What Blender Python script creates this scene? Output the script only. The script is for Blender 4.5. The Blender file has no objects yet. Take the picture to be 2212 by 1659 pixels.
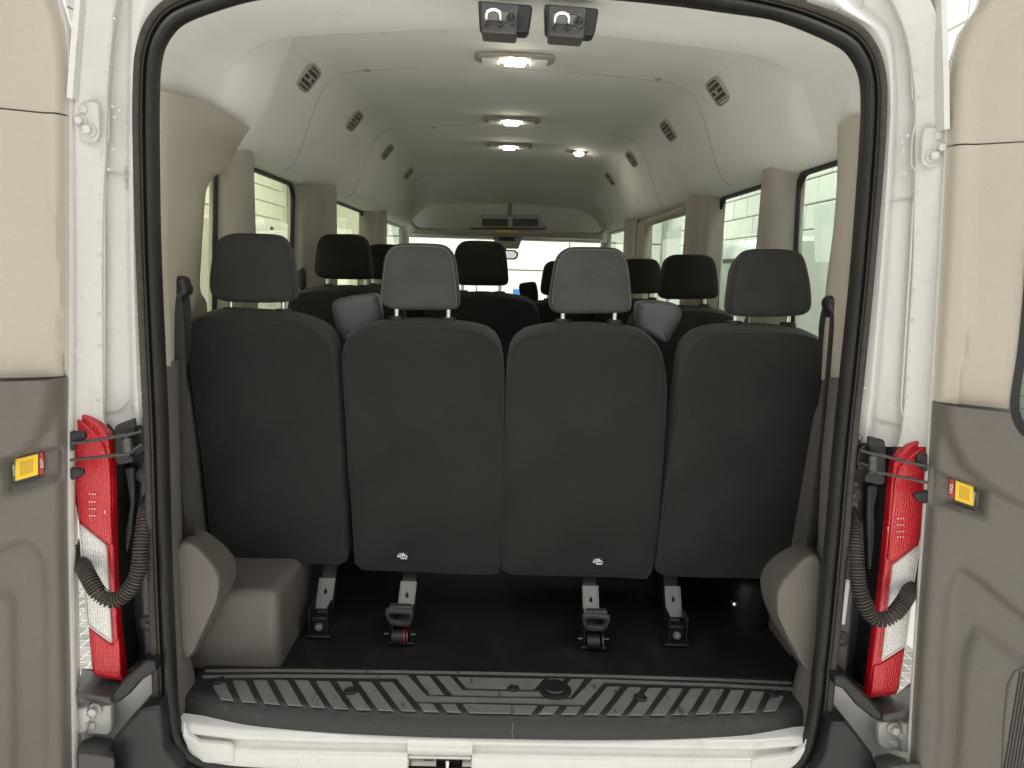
import bpy, bmesh, math, random
from mathutils import Vector, Matrix
random.seed(7)
V = Vector
S = bpy.context.scene
COL = S.collection

# ------------------------------------------------------------------ camera
PW, PH, PF = 2212.0, 1659.0, 1500.0
YAW, PIT, ROLL = math.radians(1.03), math.radians(9.47), math.radians(1.8)
CAM = V((-.012, -1.55, 1.083))
FWD = V((math.sin(YAW)*math.cos(PIT), math.cos(YAW)*math.cos(PIT), -math.sin(PIT)))
_r0 = V((math.cos(YAW), -math.sin(YAW), 0)); _u0 = _r0.cross(FWD)
RGT = _r0*math.cos(ROLL) + _u0*math.sin(ROLL)
UPV = _u0*math.cos(ROLL) - _r0*math.sin(ROLL)
cd = bpy.data.cameras.new('camera'); cam = bpy.data.objects.new('camera', cd); COL.objects.link(cam)
cd.sensor_width = 36; cd.lens = PF/PW*36; cd.clip_start = .05; cd.clip_end = 200
M = Matrix((RGT, UPV, -FWD)).transposed().to_4x4(); M.translation = CAM
cam.matrix_world = M
S.camera = cam

# ------------------------------------------------------------------ light
w = bpy.data.worlds.new('World'); S.world = w; w.use_nodes = True
w.node_tree.nodes['Background'].inputs[0].default_value = (1.0, .99, .97, 1)
w.node_tree.nodes['Background'].inputs[1].default_value = .90
def area(name, loc, size, sy, energy, rot=(0, 0, 0), col=(1, .975, .94), spread=180):
    l = bpy.data.lights.new(name, 'AREA'); l.shape = 'RECTANGLE'; l.size = size; l.size_y = sy
    l.energy = energy; l.color = col; l.spread = math.radians(spread)
    o = bpy.data.objects.new(name, l); COL.objects.link(o); o.location = loc; o.rotation_euler = rot
    return o
area('ceiling_or_fill_light', (0, -1.9, 2.75), 2.6, .5, 18, (math.radians(18), 0, 0))
area('ceiling_or_fill_light', (0, -3.6, 2.9), 3.5, .8, 205, (0, 0, 0), spread=100)  # added fill: lights the floor behind the camera to bounce into the rear headliner
area('ceiling_or_fill_light', (-2.0, 1.6, 2.9), .5, 6, 95, (0, 0, 0), spread=160)
area('ceiling_or_fill_light', (1.75, 1.6, 2.9), .5, 6, 85, (0, 0, 0), spread=160)
area('ceiling_or_fill_light', (0, 7.0, 2.9), 4, .6, 200, (0, 0, 0))
S.view_settings.view_transform = 'Standard'; S.view_settings.look = 'None'
S.view_settings.exposure = 0; S.view_settings.gamma = 1
S.cycles.use_denoising = True; S.cycles.use_adaptive_sampling = True; S.cycles.adaptive_threshold = .025
S.cycles.max_bounces = 7; S.cycles.diffuse_bounces = 5; S.cycles.glossy_bounces = 3; S.cycles.transparent_max_bounces = 12

# ------------------------------------------------------------------ picking points of the place
def ray(x, y): return FWD*PF + RGT*(x-PW/2) - UPV*(y-PH/2)
def aY(x, y, Y): d = ray(x, y); return CAM + d*((Y-CAM.y)/d.y)
def aX(x, y, X): d = ray(x, y); return CAM + d*((X-CAM.x)/d.x)
def aZ(x, y, Z): d = ray(x, y); return CAM + d*((Z-CAM.z)/d.z)
def aP(x, y, a, b):            # plane Y = a + b*Z
    d = ray(x, y); t = (a+b*CAM.z-CAM.y)/(d.y-b*d.z); return CAM + d*t
def aN(x, y, p, n): d = ray(x, y); return CAM + d*((p-CAM).dot(n)/d.dot(n))

# ------------------------------------------------------------------ materials
def lin(c): return tuple((v/255/12.92 if v/255 <= .04045 else ((v/255+.055)/1.055)**2.4) for v in c)
MATS = {}
def mat(name, col, rough=.5, metal=0, spec=.5, noise=None, bump=None, coat=0, var=.12, vscale=6, emit=None, sheen=0, wear=None):
    """col: linear colour; noise: (scale) tint variation; bump: list of (scale, strength, distance)"""
    m = bpy.data.materials.new(name); m.use_nodes = True; nt = m.node_tree; N = nt.nodes; L = nt.links
    b = N['Principled BSDF']
    b.inputs['Base Color'].default_value = (*col, 1); b.inputs['Roughness'].default_value = rough
    b.inputs['Metallic'].default_value = metal; b.inputs['Specular IOR Level'].default_value = spec
    b.inputs['Coat Weight'].default_value = coat; b.inputs['Coat Roughness'].default_value = .08
    if sheen: b.inputs['Sheen Weight'].default_value = sheen; b.inputs['Sheen Roughness'].default_value = .5
    tc = N.new('ShaderNodeTexCoord')
    if noise:
        n = N.new('ShaderNodeTexNoise'); n.inputs['Scale'].default_value = noise; n.inputs['Detail'].default_value = 5
        L.new(tc.outputs['Object'], n.inputs['Vector'])
        n2 = N.new('ShaderNodeTexNoise'); n2.inputs['Scale'].default_value = vscale; n2.inputs['Detail'].default_value = 4
        L.new(tc.outputs['Object'], n2.inputs['Vector'])
        ad = N.new('ShaderNodeMath'); ad.operation = 'ADD'
        L.new(n.outputs['Fac'], ad.inputs[0]); L.new(n2.outputs['Fac'], ad.inputs[1])
        mr = N.new('ShaderNodeMapRange'); mr.inputs['From Min'].default_value = .6; mr.inputs['From Max'].default_value = 1.4
        mr.inputs['To Min'].default_value = 1-var; mr.inputs['To Max'].default_value = 1+var
        L.new(ad.outputs[0], mr.inputs['Value'])
        mx = N.new('ShaderNodeMix'); mx.data_type = 'RGBA'; mx.blend_type = 'MULTIPLY'; mx.inputs['Factor'].default_value = 1
        mx.inputs[6].default_value = (*col, 1); L.new(mr.outputs[0], mx.inputs[7]); L.new(mx.outputs[2], b.inputs['Base Color'])
        r2 = N.new('ShaderNodeMapRange'); r2.inputs['To Min'].default_value = max(0, rough-.1); r2.inputs['To Max'].default_value = min(1, rough+.1)
        L.new(n2.outputs['Fac'], r2.inputs['Value']); L.new(r2.outputs[0], b.inputs['Roughness'])
    if wear:      # dirt, scuffs and dust with shapes of their own
        for (sc, lo, hi, wc, amt, stretch) in wear:
            mp = N.new('ShaderNodeMapping'); mp.inputs['Scale'].default_value = stretch; L.new(tc.outputs['Object'], mp.inputs['Vector'])
            n3 = N.new('ShaderNodeTexNoise'); n3.inputs['Scale'].default_value = sc; n3.inputs['Detail'].default_value = 6; n3.inputs['Roughness'].default_value = .65
            L.new(mp.outputs[0], n3.inputs['Vector'])
            m3 = N.new('ShaderNodeMapRange'); m3.inputs['From Min'].default_value = lo; m3.inputs['From Max'].default_value = hi; m3.inputs['To Max'].default_value = amt
            L.new(n3.outputs['Fac'], m3.inputs['Value'])
            x3 = N.new('ShaderNodeMix'); x3.data_type = 'RGBA'; x3.inputs[7].default_value = (*wc, 1)
            src = b.inputs['Base Color'].links
            if src: L.new(src[0].from_socket, x3.inputs[6])
            else: x3.inputs[6].default_value = (*col, 1)
            L.new(m3.outputs[0], x3.inputs['Factor']); L.new(x3.outputs[2], b.inputs['Base Color'])
    prev = None
    for (sc, st, di) in (bump or []):
        n = N.new('ShaderNodeTexNoise'); n.inputs['Scale'].default_value = sc; n.inputs['Detail'].default_value = 3
        L.new(tc.outputs['Object'], n.inputs['Vector'])
        bp = N.new('ShaderNodeBump'); bp.inputs['Strength'].default_value = st; bp.inputs['Distance'].default_value = di
        L.new(n.outputs['Fac'], bp.inputs['Height'])
        if prev: L.new(prev.outputs[0], bp.inputs['Normal'])
        prev = bp
    if prev: L.new(prev.outputs[0], b.inputs['Normal'])
    if emit:
        b.inputs['Emission Color'].default_value = (*emit[0], 1); b.inputs['Emission Strength'].default_value = emit[1]
    MATS[name] = m; return m
FAB = mat('seat_fabric', (.0195, .0188, .0176), .9, spec=.2, noise=360, var=.5, vscale=5, bump=[(420, .5, .002), (9, .3, .012)], sheen=.08, wear=[(30, .68, .74, (.06, .057, .05), .5, (1, 1, .4)), (160, .74, .78, (.10, .10, .09), .5, (1, 1, 1))])
FABG = mat('seat_fabric_grey', (.057, .0555, .050), .9, spec=.2, noise=420, var=.35, vscale=7, bump=[(1500, .35, .001), (10, .2, .005)], sheen=.08)
FABM = mat('seat_fabric_side', (.032, .030, .027), .9, spec=.2, noise=420, var=.4, vscale=7, bump=[(1500, .35, .001), (10, .2, .005)], sheen=.08)
HEAD = mat('headliner_felt', (.75, .735, .70), .95, spec=.15, noise=330, var=.09, vscale=3, bump=[(350, .35, .002), (5, .2, .014)], sheen=.15, wear=[(7, .62, .75, (.50, .47, .42), .35, (1, 1, 1))])
BEIGE = mat('beige_plastic', (.40, .360, .300), .55, spec=.35, noise=260, var=.06, vscale=4, bump=[(380, .25, .001)], wear=[(16, .66, .72, (.28, .245, .20), .35, (1, 1, .35))])
TAUPE = mat('taupe_plastic', (.114, .101, .089), .5, spec=.45, noise=260, var=.14, vscale=5, bump=[(330, .5, .0012)], wear=[(14, .64, .74, (.17, .155, .14), .4, (1, 1, .4))])
TAUPEP = mat('pillar_plastic', (.36, .325, .28), .6, spec=.35, noise=300, var=.05, vscale=4, bump=[(600, .15, .0006)])
BLK = mat('black_plastic', (.013, .012, .0125), .45, spec=.45, noise=300, var=.2, vscale=8, bump=[(400, .2, .0006)])
BLKS = mat('charcoal_plastic', (.05, .046, .045), .42, spec=.5, noise=300, var=.15, vscale=8, bump=[(500, .3, .0006)])
RUB = mat('seal_rubber', (.016, .0145, .013), .5, spec=.4, noise=120, var=.35, vscale=6, bump=[(300, .2, .0008)])
RUBD = mat('dusty_rubber', (.045, .038, .031), .7, spec=.3, noise=60, var=.45, vscale=5, bump=[(200, .3, .001)])
WHT = mat('white_paint', (.58, .574, .552), .28, spec=.5, noise=40, var=.04, vscale=3, coat=.35, bump=[(6, .08, .01)], wear=[(60, .70, .73, (.16, .13, .10), .7, (1, 1, 1)), (11, .60, .75, (.42, .40, .36), .45, (1, 1, .4))])
WHTG = mat('primer_white', (.52, .512, .485), .4, spec=.4, noise=60, var=.05, vscale=4, bump=[(8, .1, .01)])
SEALER = mat('seam_sealer', (.45, .43, .38), .6, noise=60, var=.15)
FLR = mat('black_vinyl_floor', (.0095, .009, .0095), .5, spec=.4, noise=250, var=.4, vscale=4, bump=[(300, .5, .0015), (18, .25, .004)], wear=[(9, .52, .72, (.03, .028, .027), .55, (1, .6, 1)), (120, .70, .74, (.09, .085, .08), .6, (1, 1, 1))])
PAD = mat('tread_grey', (.142, .136, .127), .85, spec=.3, noise=300, var=.25, vscale=14, bump=[(400, .5, .001)], wear=[(40, .60, .66, (.03, .028, .026), .7, (1, .35, 1)), (25, .64, .72, (.21, .20, .18), .5, (.5, 1.4, 1))])
SILL = mat('sill_plastic', (.018, .0175, .017), .5, spec=.45, noise=300, var=.25, vscale=9, bump=[(380, .5, .001)], wear=[(26, .60, .74, (.07, .066, .06), .5, (.5, 1, 1))])
CHR = mat('chrome', (.8, .8, .78), .12, metal=1)
STL = mat('satin_steel', (.17, .167, .158), .48, metal=1, noise=80, var=.12)
DSTL = mat('dark_steel', (.07, .068, .065), .45, metal=.7, noise=80, var=.3)
YEL = mat('yellow_plastic', (.72, .47, .006), .4, spec=.5)
YELD = mat('yellow_shaded', (.52, .32, .004), .4)  # darker copy of the button yellow, shade of the hollow in the colour
GRN = mat('green_label', (.02, .14, .09), .4)
REDL = mat('red_label', (.30, .01, .02), .4)
INK = mat('white_print', (.8, .8, .78), .6)
STITCH = mat('stitch_thread', (.26, .25, .22), .8)
STITCHD = mat('dark_stitch_thread', (.075, .07, .065), .8)
TOWER = mat('tower_plastic', (.075, .073, .073), .42, spec=.5, noise=300, var=.12, vscale=8, bump=[(500, .3, .0006)])
WALL = mat('wall_paint', (.72, .72, .67), .6, noise=40, var=.05, vscale=1.5, bump=[(60, .3, .004), (300, .2, .001)])
MORT = mat('mortar', (.66, .66, .61), .8, noise=60, var=.08)
PAPER = mat('paper', (.88, .89, .88), .7)
_n = PAPER.node_tree.nodes; _t = _n.new('ShaderNodeBsdfTranslucent'); _t.inputs[0].default_value = (.92, .93, .92, 1); _m = _n.new('ShaderNodeMixShader'); _m.inputs[0].default_value = .9
PAPER.node_tree.links.new(_n['Principled BSDF'].outputs[0], _m.inputs[1]); PAPER.node_tree.links.new(_t.outputs[0], _m.inputs[2]); PAPER.node_tree.links.new(_m.outputs[0], _n['Material Output'].inputs[0])
TILE = mat('white_tile', (.78, .77, .73), .45, noise=40, var=.06)
BAR = mat('tile_bar', (.30, .30, .28), .5, noise=40, var=.1)
BLUE = mat('screen', (.05, .2, .5), .3, emit=((.12, .35, .8), .8))
LAMP = mat('lamp_glow', (1, .95, .85), .4, emit=((1, .93, .78), 80))
LED = mat('led_glow', (1, .95, .85), .4, emit=((1, .9, .7), 60))
CLEAR_H = mat('lamp_reflector', (.75, .75, .74), .22, metal=.85, noise=60, var=.25, vscale=40, bump=[(90, .9, .006)])
def glass(name, tint, fac=.06, rough=.02):
    m = bpy.data.materials.new(name); m.use_nodes = True; nt = m.node_tree; N = nt.nodes
    for n in list(N): N.remove(n)
    o = N.new('ShaderNodeOutputMaterial'); t = N.new('ShaderNodeBsdfTransparent'); t.inputs[0].default_value = (*tint, 1)
    g = N.new('ShaderNodeBsdfGlossy'); g.inputs['Roughness'].default_value = rough
    mx = N.new('ShaderNodeMixShader'); fr = N.new('ShaderNodeFresnel'); fr.inputs['IOR'].default_value = 1.45
    ml = N.new('ShaderNodeMath'); ml.operation = 'MULTIPLY'; ml.inputs[1].default_value = fac*10
    nt.links.new(fr.outputs[0], ml.inputs[0]); nt.links.new(ml.outputs[0], mx.inputs[0])
    nt.links.new(t.outputs[0], mx.inputs[1]); nt.links.new(g.outputs[0], mx.inputs[2]); nt.links.new(mx.outputs[0], o.inputs[0])
    return m
GLS = glass('tinted_glass', (.65, .77, .665), .07)
GLSL = glass('tinted_glass_left', (.70, .765, .57), .07)
WSH = glass('windshield_glass', (.95, .97, .90), .05)
def lens(name, col, line):
    m = mat(name, col, .12, spec=.6, coat=.8); nt = m.node_tree; N = nt.nodes; L = nt.links; b = N['Principled BSDF']
    tc = [n for n in N if n.type == 'TEX_COORD'][0]
    wv = N.new('ShaderNodeTexWave'); wv.bands_direction = 'X'; wv.inputs['Scale'].default_value = 55; wv.inputs['Distortion'].default_value = 2.5; wv.inputs['Detail Scale'].default_value = 6
    vo = N.new('ShaderNodeTexVoronoi'); vo.inputs['Scale'].default_value = 110; vo.feature = 'DISTANCE_TO_EDGE'
    L.new(tc.outputs['Object'], wv.inputs['Vector']); L.new(tc.outputs['Object'], vo.inputs['Vector'])
    mr = N.new('ShaderNodeMapRange'); mr.inputs['From Min'].default_value = 0; mr.inputs['From Max'].default_value = .10; mr.inputs['To Min'].default_value = .55
    L.new(vo.outputs['Distance'], mr.inputs['Value'])
    ml = N.new('ShaderNodeMath'); ml.operation = 'MULTIPLY'
    L.new(mr.outputs[0], ml.inputs[0])
    r2 = N.new('ShaderNodeMapRange'); r2.inputs['To Min'].default_value = .55; r2.inputs['To Max'].default_value = 1
    L.new(wv.outputs['Fac'], r2.inputs['Value']); L.new(r2.outputs[0], ml.inputs[1])
    mx = N.new('ShaderNodeMix'); mx.data_type = 'RGBA'; mx.inputs[6].default_value = (*line, 1); mx.inputs[7].default_value = (*col, 1)
    L.new(ml.outputs[0], mx.inputs['Factor']); L.new(mx.outputs[2], b.inputs['Base Color'])
    bp = N.new('ShaderNodeBump'); bp.inputs['Strength'].default_value = .5; bp.inputs['Distance'].default_value = .003
    L.new(ml.outputs[0], bp.inputs['Height']); L.new(bp.outputs[0], b.inputs['Normal'])
    b.inputs['Coat Weight'].default_value = .4; b.inputs['Coat Roughness'].default_value = .05
    return m
RLENS = lens('red_lens', (.60, .005, .016), (.24, .002, .006))
CLENS = lens('clear_lens', (.88, .87, .84), (.30, .29, .27))

# ------------------------------------------------------------------ mesh helpers
def obj(name, verts, faces, m, parent=None, smooth=True, bevel=0, segs=2, solid=0, auto=40, sub=0):
    me = bpy.data.meshes.new(name); me.from_pydata([tuple(v) for v in verts], [], faces); me.update()
    bm = bmesh.new(); bm.from_mesh(me); bmesh.ops.remove_doubles(bm, verts=bm.verts, dist=1e-5)
    bmesh.ops.recalc_face_normals(bm, faces=bm.faces); bm.to_mesh(me); bm.free()
    o = bpy.data.objects.new(name, me); COL.objects.link(o); me.materials.append(m)
    if smooth:
        me.polygons.foreach_set('use_smooth', [True]*len(me.polygons))
        me.set_sharp_from_angle(angle=math.radians(auto))
    if parent is not None: o.parent = parent
    if solid:
        s = o.modifiers.new('s', 'SOLIDIFY'); s.thickness = solid; s.offset = 0
        e = o.modifiers.new('e', 'EDGE_SPLIT'); e.split_angle = math.radians(max(auto, 50)); e.use_edge_sharp = True
    if bevel:
        b = o.modifiers.new('b', 'BEVEL'); b.width = bevel; b.segments = segs; b.limit_method = 'ANGLE'; b.angle_limit = math.radians(35)
        b.harden_normals = False
    if sub:
        s = o.modifiers.new('u', 'SUBSURF'); s.levels = sub; s.render_levels = sub
    return o
def thing(name, label, cat, loc=(0, 0, 0), group=None):
    o = bpy.data.objects.new(name, None); COL.objects.link(o); o.location = loc; o.empty_display_size = .1
    o['label'] = label; o['category'] = cat
    if group: o['group'] = group
    return o
def tag(o, label, cat, group=None):
    o['label'] = label; o['category'] = cat
    if group: o['group'] = group
    return o
def part(name, parent, loc=(0, 0, 0)):
    o = bpy.data.objects.new(name, None); COL.objects.link(o); o.parent = parent; o.location = loc; o.empty_display_size = .05
    return o
def grid(rows, closed_u=False, closed_v=False):
    n, k = len(rows), len(rows[0]); vs = [p for r in rows for p in r]; fs = []
    for i in range(n if closed_v else n-1):
        for j in range(k if closed_u else k-1):
            a = i*k+j; b = i*k+(j+1) % k; i2 = (i+1) % n
            fs.append((a, b, i2*k+(j+1) % k, i2*k+j))
    return vs, fs
def catmull(pts, n, closed=False):
    """resample a polyline with n points by arc length, smoothed"""
    P = [V(p) for p in pts]; k = len(P); out = []
    segs = k if closed else k-1
    for i in range(segs):
        p1, p2 = P[i], P[(i+1) % k]
        p0 = P[(i-1) % k] if (closed or i > 0) else p1; p3 = P[(i+2) % k] if (closed or i < k-2) else p2
        for s in range(12):
            t = s/12; m1 = (p2-p0)*.5; m2 = (p3-p1)*.5; d = (p2-p1).length
            for q in (m1, m2):
                if q.length > d: q *= d/q.length
            out.append((2*t**3-3*t**2+1)*p1+(t**3-2*t**2+t)*m1+(-2*t**3+3*t**2)*p2+(t**3-t**2)*m2)
    if not closed: out.append(P[-1])
    return resample(out, n, closed)
def resample(P, n, closed=False):
    P = [V(p) for p in P]
    if closed: P = P+[P[0]]
    L = [0]
    for a, b in zip(P, P[1:]): L.append(L[-1]+(b-a).length)
    res = []; j = 0
    for i in range(n):
        s = L[-1]*i/(n if closed else n-1)
        while j < len(L)-2 and L[j+1] < s: j += 1
        f = 0 if L[j+1] == L[j] else (s-L[j])/(L[j+1]-L[j]); res.append(P[j].lerp(P[j+1], min(1, f)))
    return res
def tube(path, r, n=8, closed=False, caps=True):
    path = [V(p) for p in path]; rows = []; k = len(path); up = None
    for i, p in enumerate(path):
        a = path[(i-1) % k] if (closed or i > 0) else p; b = path[(i+1) % k] if (closed or i < k-1) else p
        t = (b-a).normalized()
        if up is None: up = V((0, 0, 1)) if abs(t.z) < .9 else V((1, 0, 0))
        s = t.cross(up).normalized(); up = s.cross(t).normalized()
        rr = r[i] if isinstance(r, (list, tuple)) else r
        rows.append([p+s*(rr*math.cos(2*math.pi*j/n))+up*(rr*math.sin(2*math.pi*j/n)) for j in range(n)])
    vs, fs = grid(rows, closed_u=True, closed_v=closed)
    if caps and not closed:
        fs.append(tuple(range(n))[::-1]); fs.append(tuple(len(vs)-n+j for j in range(n)))
    return vs, fs
def join(*ms):
    vs, fs = [], []
    for (v, f) in ms:
        o = len(vs); vs += list(v); fs += [tuple(i+o for i in q) for q in f]
    return vs, fs
def boxm(c, s, rot=None):
    c = V(c); vs = []
    for x in (-.5, .5):
        for y in (-.5, .5):
            for z in (-.5, .5):
                v = V((x*s[0], y*s[1], z*s[2]))
                if rot is not None: v = rot @ v
                vs.append(c+v)
    return vs, [(0, 1, 3, 2), (4, 6, 7, 5), (0, 4, 5, 1), (2, 3, 7, 6), (0, 2, 6, 4), (1, 5, 7, 3)]
def box(name, c, s, m, parent=None, rot=None, bevel=.003, segs=2): 
    v, f = boxm(c, s, rot); return obj(name, v, f, m, parent, bevel=bevel, segs=segs)
def slab(front, off):
    """closed prism: polygon front (world pts) extruded by vector off"""
    n = len(front); f = [V(p) for p in front]; b = [p+V(off) for p in f]
    fs = [tuple(range(n)), tuple(range(2*n-1, n-1, -1))]+[(i, (i+1) % n, n+(i+1) % n, n+i) for i in range(n)]
    return f+b, fs
def rings(rs, cap0=True, cap1=True):
    vs, fs = grid(rs, closed_u=True); n = len(rs[0])
    if cap0:
        c = sum(rs[0], V())/n; vs.append(c); k = len(vs)-1; fs += [(i, k, (i+1) % n) for i in range(n)]
    if cap1:
        c = sum(rs[-1], V())/n; vs.append(c); k = len(vs)-1; b = (len(rs)-1)*n; fs += [(b+i, b+(i+1) % n, k) for i in range(n)]
    return vs, fs
def inset(pts, d, nrm):
    n = len(pts); out = []
    c = sum(pts, V())/n
    for i in range(n):
        a, p, b = pts[i-1], pts[i], pts[(i+1) % n]; t = (b-a).normalized(); q = t.cross(nrm).normalized()
        if q.dot(c-p) < 0: q = -q
        out.append(p+q*d)
    return out
def pillow(outline, prof, nrm, n=64, cap0=True, cap1=True, smooth=True):
    """outline world pts in a plane; prof [(inset, depth)] along -nrm ... builds rings"""
    o = catmull(outline, n, True) if smooth else resample(outline, n, True)
    nrm = V(nrm).normalized(); rs = []
    c = sum(o, V())/n
    for (ins, dep) in prof:
        base = inset(o, ins, nrm) if ins < .03 else [p.lerp(c, min(1, ins/((p-c).length+1e-6))) for p in o]
        rs.append([p-nrm*dep for p in base])
    return rings(rs, cap0, cap1)
def disc(c, nrm, r, depth, n=20, dome=0):
    nrm = V(nrm).normalized(); a = nrm.orthogonal().normalized(); b = nrm.cross(a); c = V(c); rs = []
    for rr, d in ((r, 0), (r, depth*.7), (r*.9, depth), (r*.5, depth+dome*.7)):
        rs.append([c+a*(rr*math.cos(2*math.pi*i/n))+b*(rr*math.sin(2*math.pi*i/n))+nrm*d for i in range(n)])
    v, f = rings(rs, True, False); v.append(c+nrm*(depth+dome)); k = len(v)-1; bb = 3*n
    f += [(bb+i, bb+(i+1) % n, k) for i in range(n)]
    return v, f
def hexbolt(c, nrm, r, h, m, parent, name='bolt'):
    nrm = V(nrm).normalized(); a = nrm.orthogonal().normalized(); b = nrm.cross(a); c = V(c)
    v1, f1 = disc(c, nrm, r*1.45, h*.35, 20)
    rs = [[c+a*(rr*math.cos(math.pi*i/3))+b*(rr*math.sin(math.pi*i/3))+nrm*d for i in range(6)] for rr, d in ((r, h*.2), (r, h), (r*.8, h*1.12))]
    v2, f2 = rings(rs); v, f = join((v1, f1), (v2, f2))
    return obj(name, v, f, m, parent, auto=30)
def smooth01(t): t = max(0, min(1, t)); return t*t*(3-2*t)

# ================================================================== SETTING
GZ = -.74
def struct(o): o['kind'] = 'structure'; return o
XL, XR, YF, ZT = -3.25, 2.45, 9.2, 4.2
fl = struct(obj('floor', [(-9, -8, GZ), (9, -8, GZ), (9, 12, GZ), (-9, 12, GZ)], [(0, 1, 2, 3)], TILE, smooth=False))
bars = []
for sx0, sx1 in ((-2.6, -.95), (.95, 2.1)):
    x = sx0
    ix = 0
    while x < sx1:
        iy = 0; y = -.4
        while y < 2.6:
            c = .062
            for k in range(5):
                o = (k-2)*c/5
                if (ix+iy) % 2: bars.append(boxm((x+o*.95, y, GZ+.0015), (.0042, c*.86, .003)))
                else: bars.append(boxm((x, y+o*.95, GZ+.0015), (c*.86, .0042, .003)))
            y += c; iy += 1
        x += .062; ix += 1
vb, fb = join(*bars) if False else ([], [])
vv, ff = [], []
for (v, f) in bars:
    o = len(vv); vv.extend(v); ff.extend([tuple(i+o for i in q) for q in f])
me = bpy.data.meshes.new('raised_tread'); me.from_pydata([tuple(v) for v in vv], [], ff); me.materials.append(BAR)
tr = bpy.data.objects.new('raised_tread', me); COL.objects.link(tr); tr.parent = fl; tr['kind'] = 'stuff'

# block walls: backing sheet with the blocks standing proud of the mortar
bmsh = {}
def block_mesh(axis):
    if axis not in bmsh:
        s = (.05, .39, .19) if axis == 'x' else (.39, .05, .19)
        v, f = boxm((0, 0, 0), s); me = bpy.data.meshes.new('block'); me.from_pydata([tuple(p) for p in v], [], f)
        bm = bmesh.new(); bm.from_mesh(me); bmesh.ops.bevel(bm, geom=bm.edges[:], offset=.006, segments=1, affect='EDGES'); bm.to_mesh(me); bm.free()
        me.materials.append(WALL); bmsh[axis] = me
    return bmsh[axis]
def blockwall(name, X, side, y0, y1, ranges, label):
    wv, wf = boxm((X+side*.12, (y0+y1)/2, (GZ+ZT)/2), (.2, y1-y0, ZT-GZ))
    wl = obj(name, wv, wf, MORT, None, smooth=False); tag(wl, label, 'wall')
    rest = []
    rows = int((ZT-GZ)/.2)
    cnt = 0
    for r in range(rows):
        z = GZ+.1+r*.2; y = y0+.2+(r % 2)*.2
        while y < y1-.2:
            inr = any(a <= y <= b and c <= z <= d for (a, b, c, d) in ranges)
            if inr and cnt < 290:
                o = bpy.data.objects.new('block', block_mesh('x')); COL.objects.link(o); o.parent = wl
                o.location = (X+.003*random.uniform(-1, 1), y, z); cnt += 1
            else:
                rest.append(boxm((X, y, z), (.05, .39, .19)))
            y += .4
    vv, ff = [], []
    for (v, f) in rest:
        o = len(vv); vv.extend(v); ff.extend([tuple(i+o for i in q) for q in f])
    me = bpy.data.meshes.new('further_blocks'); me.from_pydata([tuple(v) for v in vv], [], ff); me.materials.append(WALL)
    o = bpy.data.objects.new('further_blocks', me); COL.objects.link(o); o.parent = wl; o['kind'] = 'stuff'
    return wl
blockwall('block_wall', XL, -1, -3.2, YF, [(3.0, YF, .2, 2.8)], 'white painted block wall seen through the left side windows')
blockwall('block_wall', XR, 1, -3.2, YF, [(1.8, YF, .2, 2.8)], 'white painted block wall seen through the right side windows')
gd = thing('garage_door', 'white sectional garage door seen through the windshield', 'garage door', (0, YF, GZ))
for i in range(10):
    for j in range(4):
        x0 = XL+.05+j*(XR-XL-.1)/4; x1 = x0+(XR-XL-.1)/4-.02
        box('panel', ((x0+x1)/2, 0, .22+i*.45), (x1-x0, .05, .432), WALL, gd, bevel=.008)
box('frame', ((XL+XR)/2, .1, 2.4), (XR-XL+.4, .1, 4.9), MORT, gd, bevel=0)

# ================================================================== VAN
van = thing('passenger_van', 'white passenger van with both rear doors open, seen into the cabin from behind', 'van', (0, 0, GZ))
def vp(name, v, f, m, **k):            # a part of the van given in world coordinates
    o = obj(name, v, f, m, van, **k); o.location = (0, 0, -GZ); return o
def vpart(name): return part(name, van, (0, 0, -GZ))

# ---- outer skin (white metal): lower sides, roof, window posts
def mir(pts): return [(-x, y, z) for (x, y, z) in pts]
low = [(.965, -.45), (.985, -.2), (1.0, .1), (1.005, .45), (.995, .66), (.97, .74)]
for s in (-1, 1):
    rows = [[V((s*x, y, z)) for (x, z) in low] for y in (.06, 1, 2, 3, 4, 5.3)]
    v, f = grid(rows); vp('side_panel', v, f, WHT, solid=.012)
    posts = [(.04, .16), (.64, .80), (1.43, 1.62), (2.86, 3.35)]
    for (a, b) in posts:
        v, f = boxm((0, 0, 0), (.010, b-a-.02, .70)); v = [V((s*(.920-.045*p.z)+p.x, p.y+(a+b)/2, p.z+1.08)) for p in v]
        vp('window_post', v, f, WHT)
roof = [(.915, 1.40), (.90, 1.5), (.875, 1.65), (.83, 1.80), (.75, 1.89), (.6, 1.93), (.3, 1.95), (0, 1.955)]
full = [(-x, z) for (x, z) in roof]+[(x, z) for (x, z) in roof[::-1][1:]]
rows = []
for y, dz in ((-.03, -.0), (.3, 0), (1, 0), (2.2, 0), (3.3, 0), (4.0, -.05), (4.45, -.2)):
    rows.append([V((x, y, z+dz*max(0, (z-1.4)/.55))) for (x, z) in full])
v, f = grid(rows); vp('roof', v, f, WHT, solid=.012)
box_ = lambda n, c, s, m, **k: vp(n, *boxm(c, s), m, **k)
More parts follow.
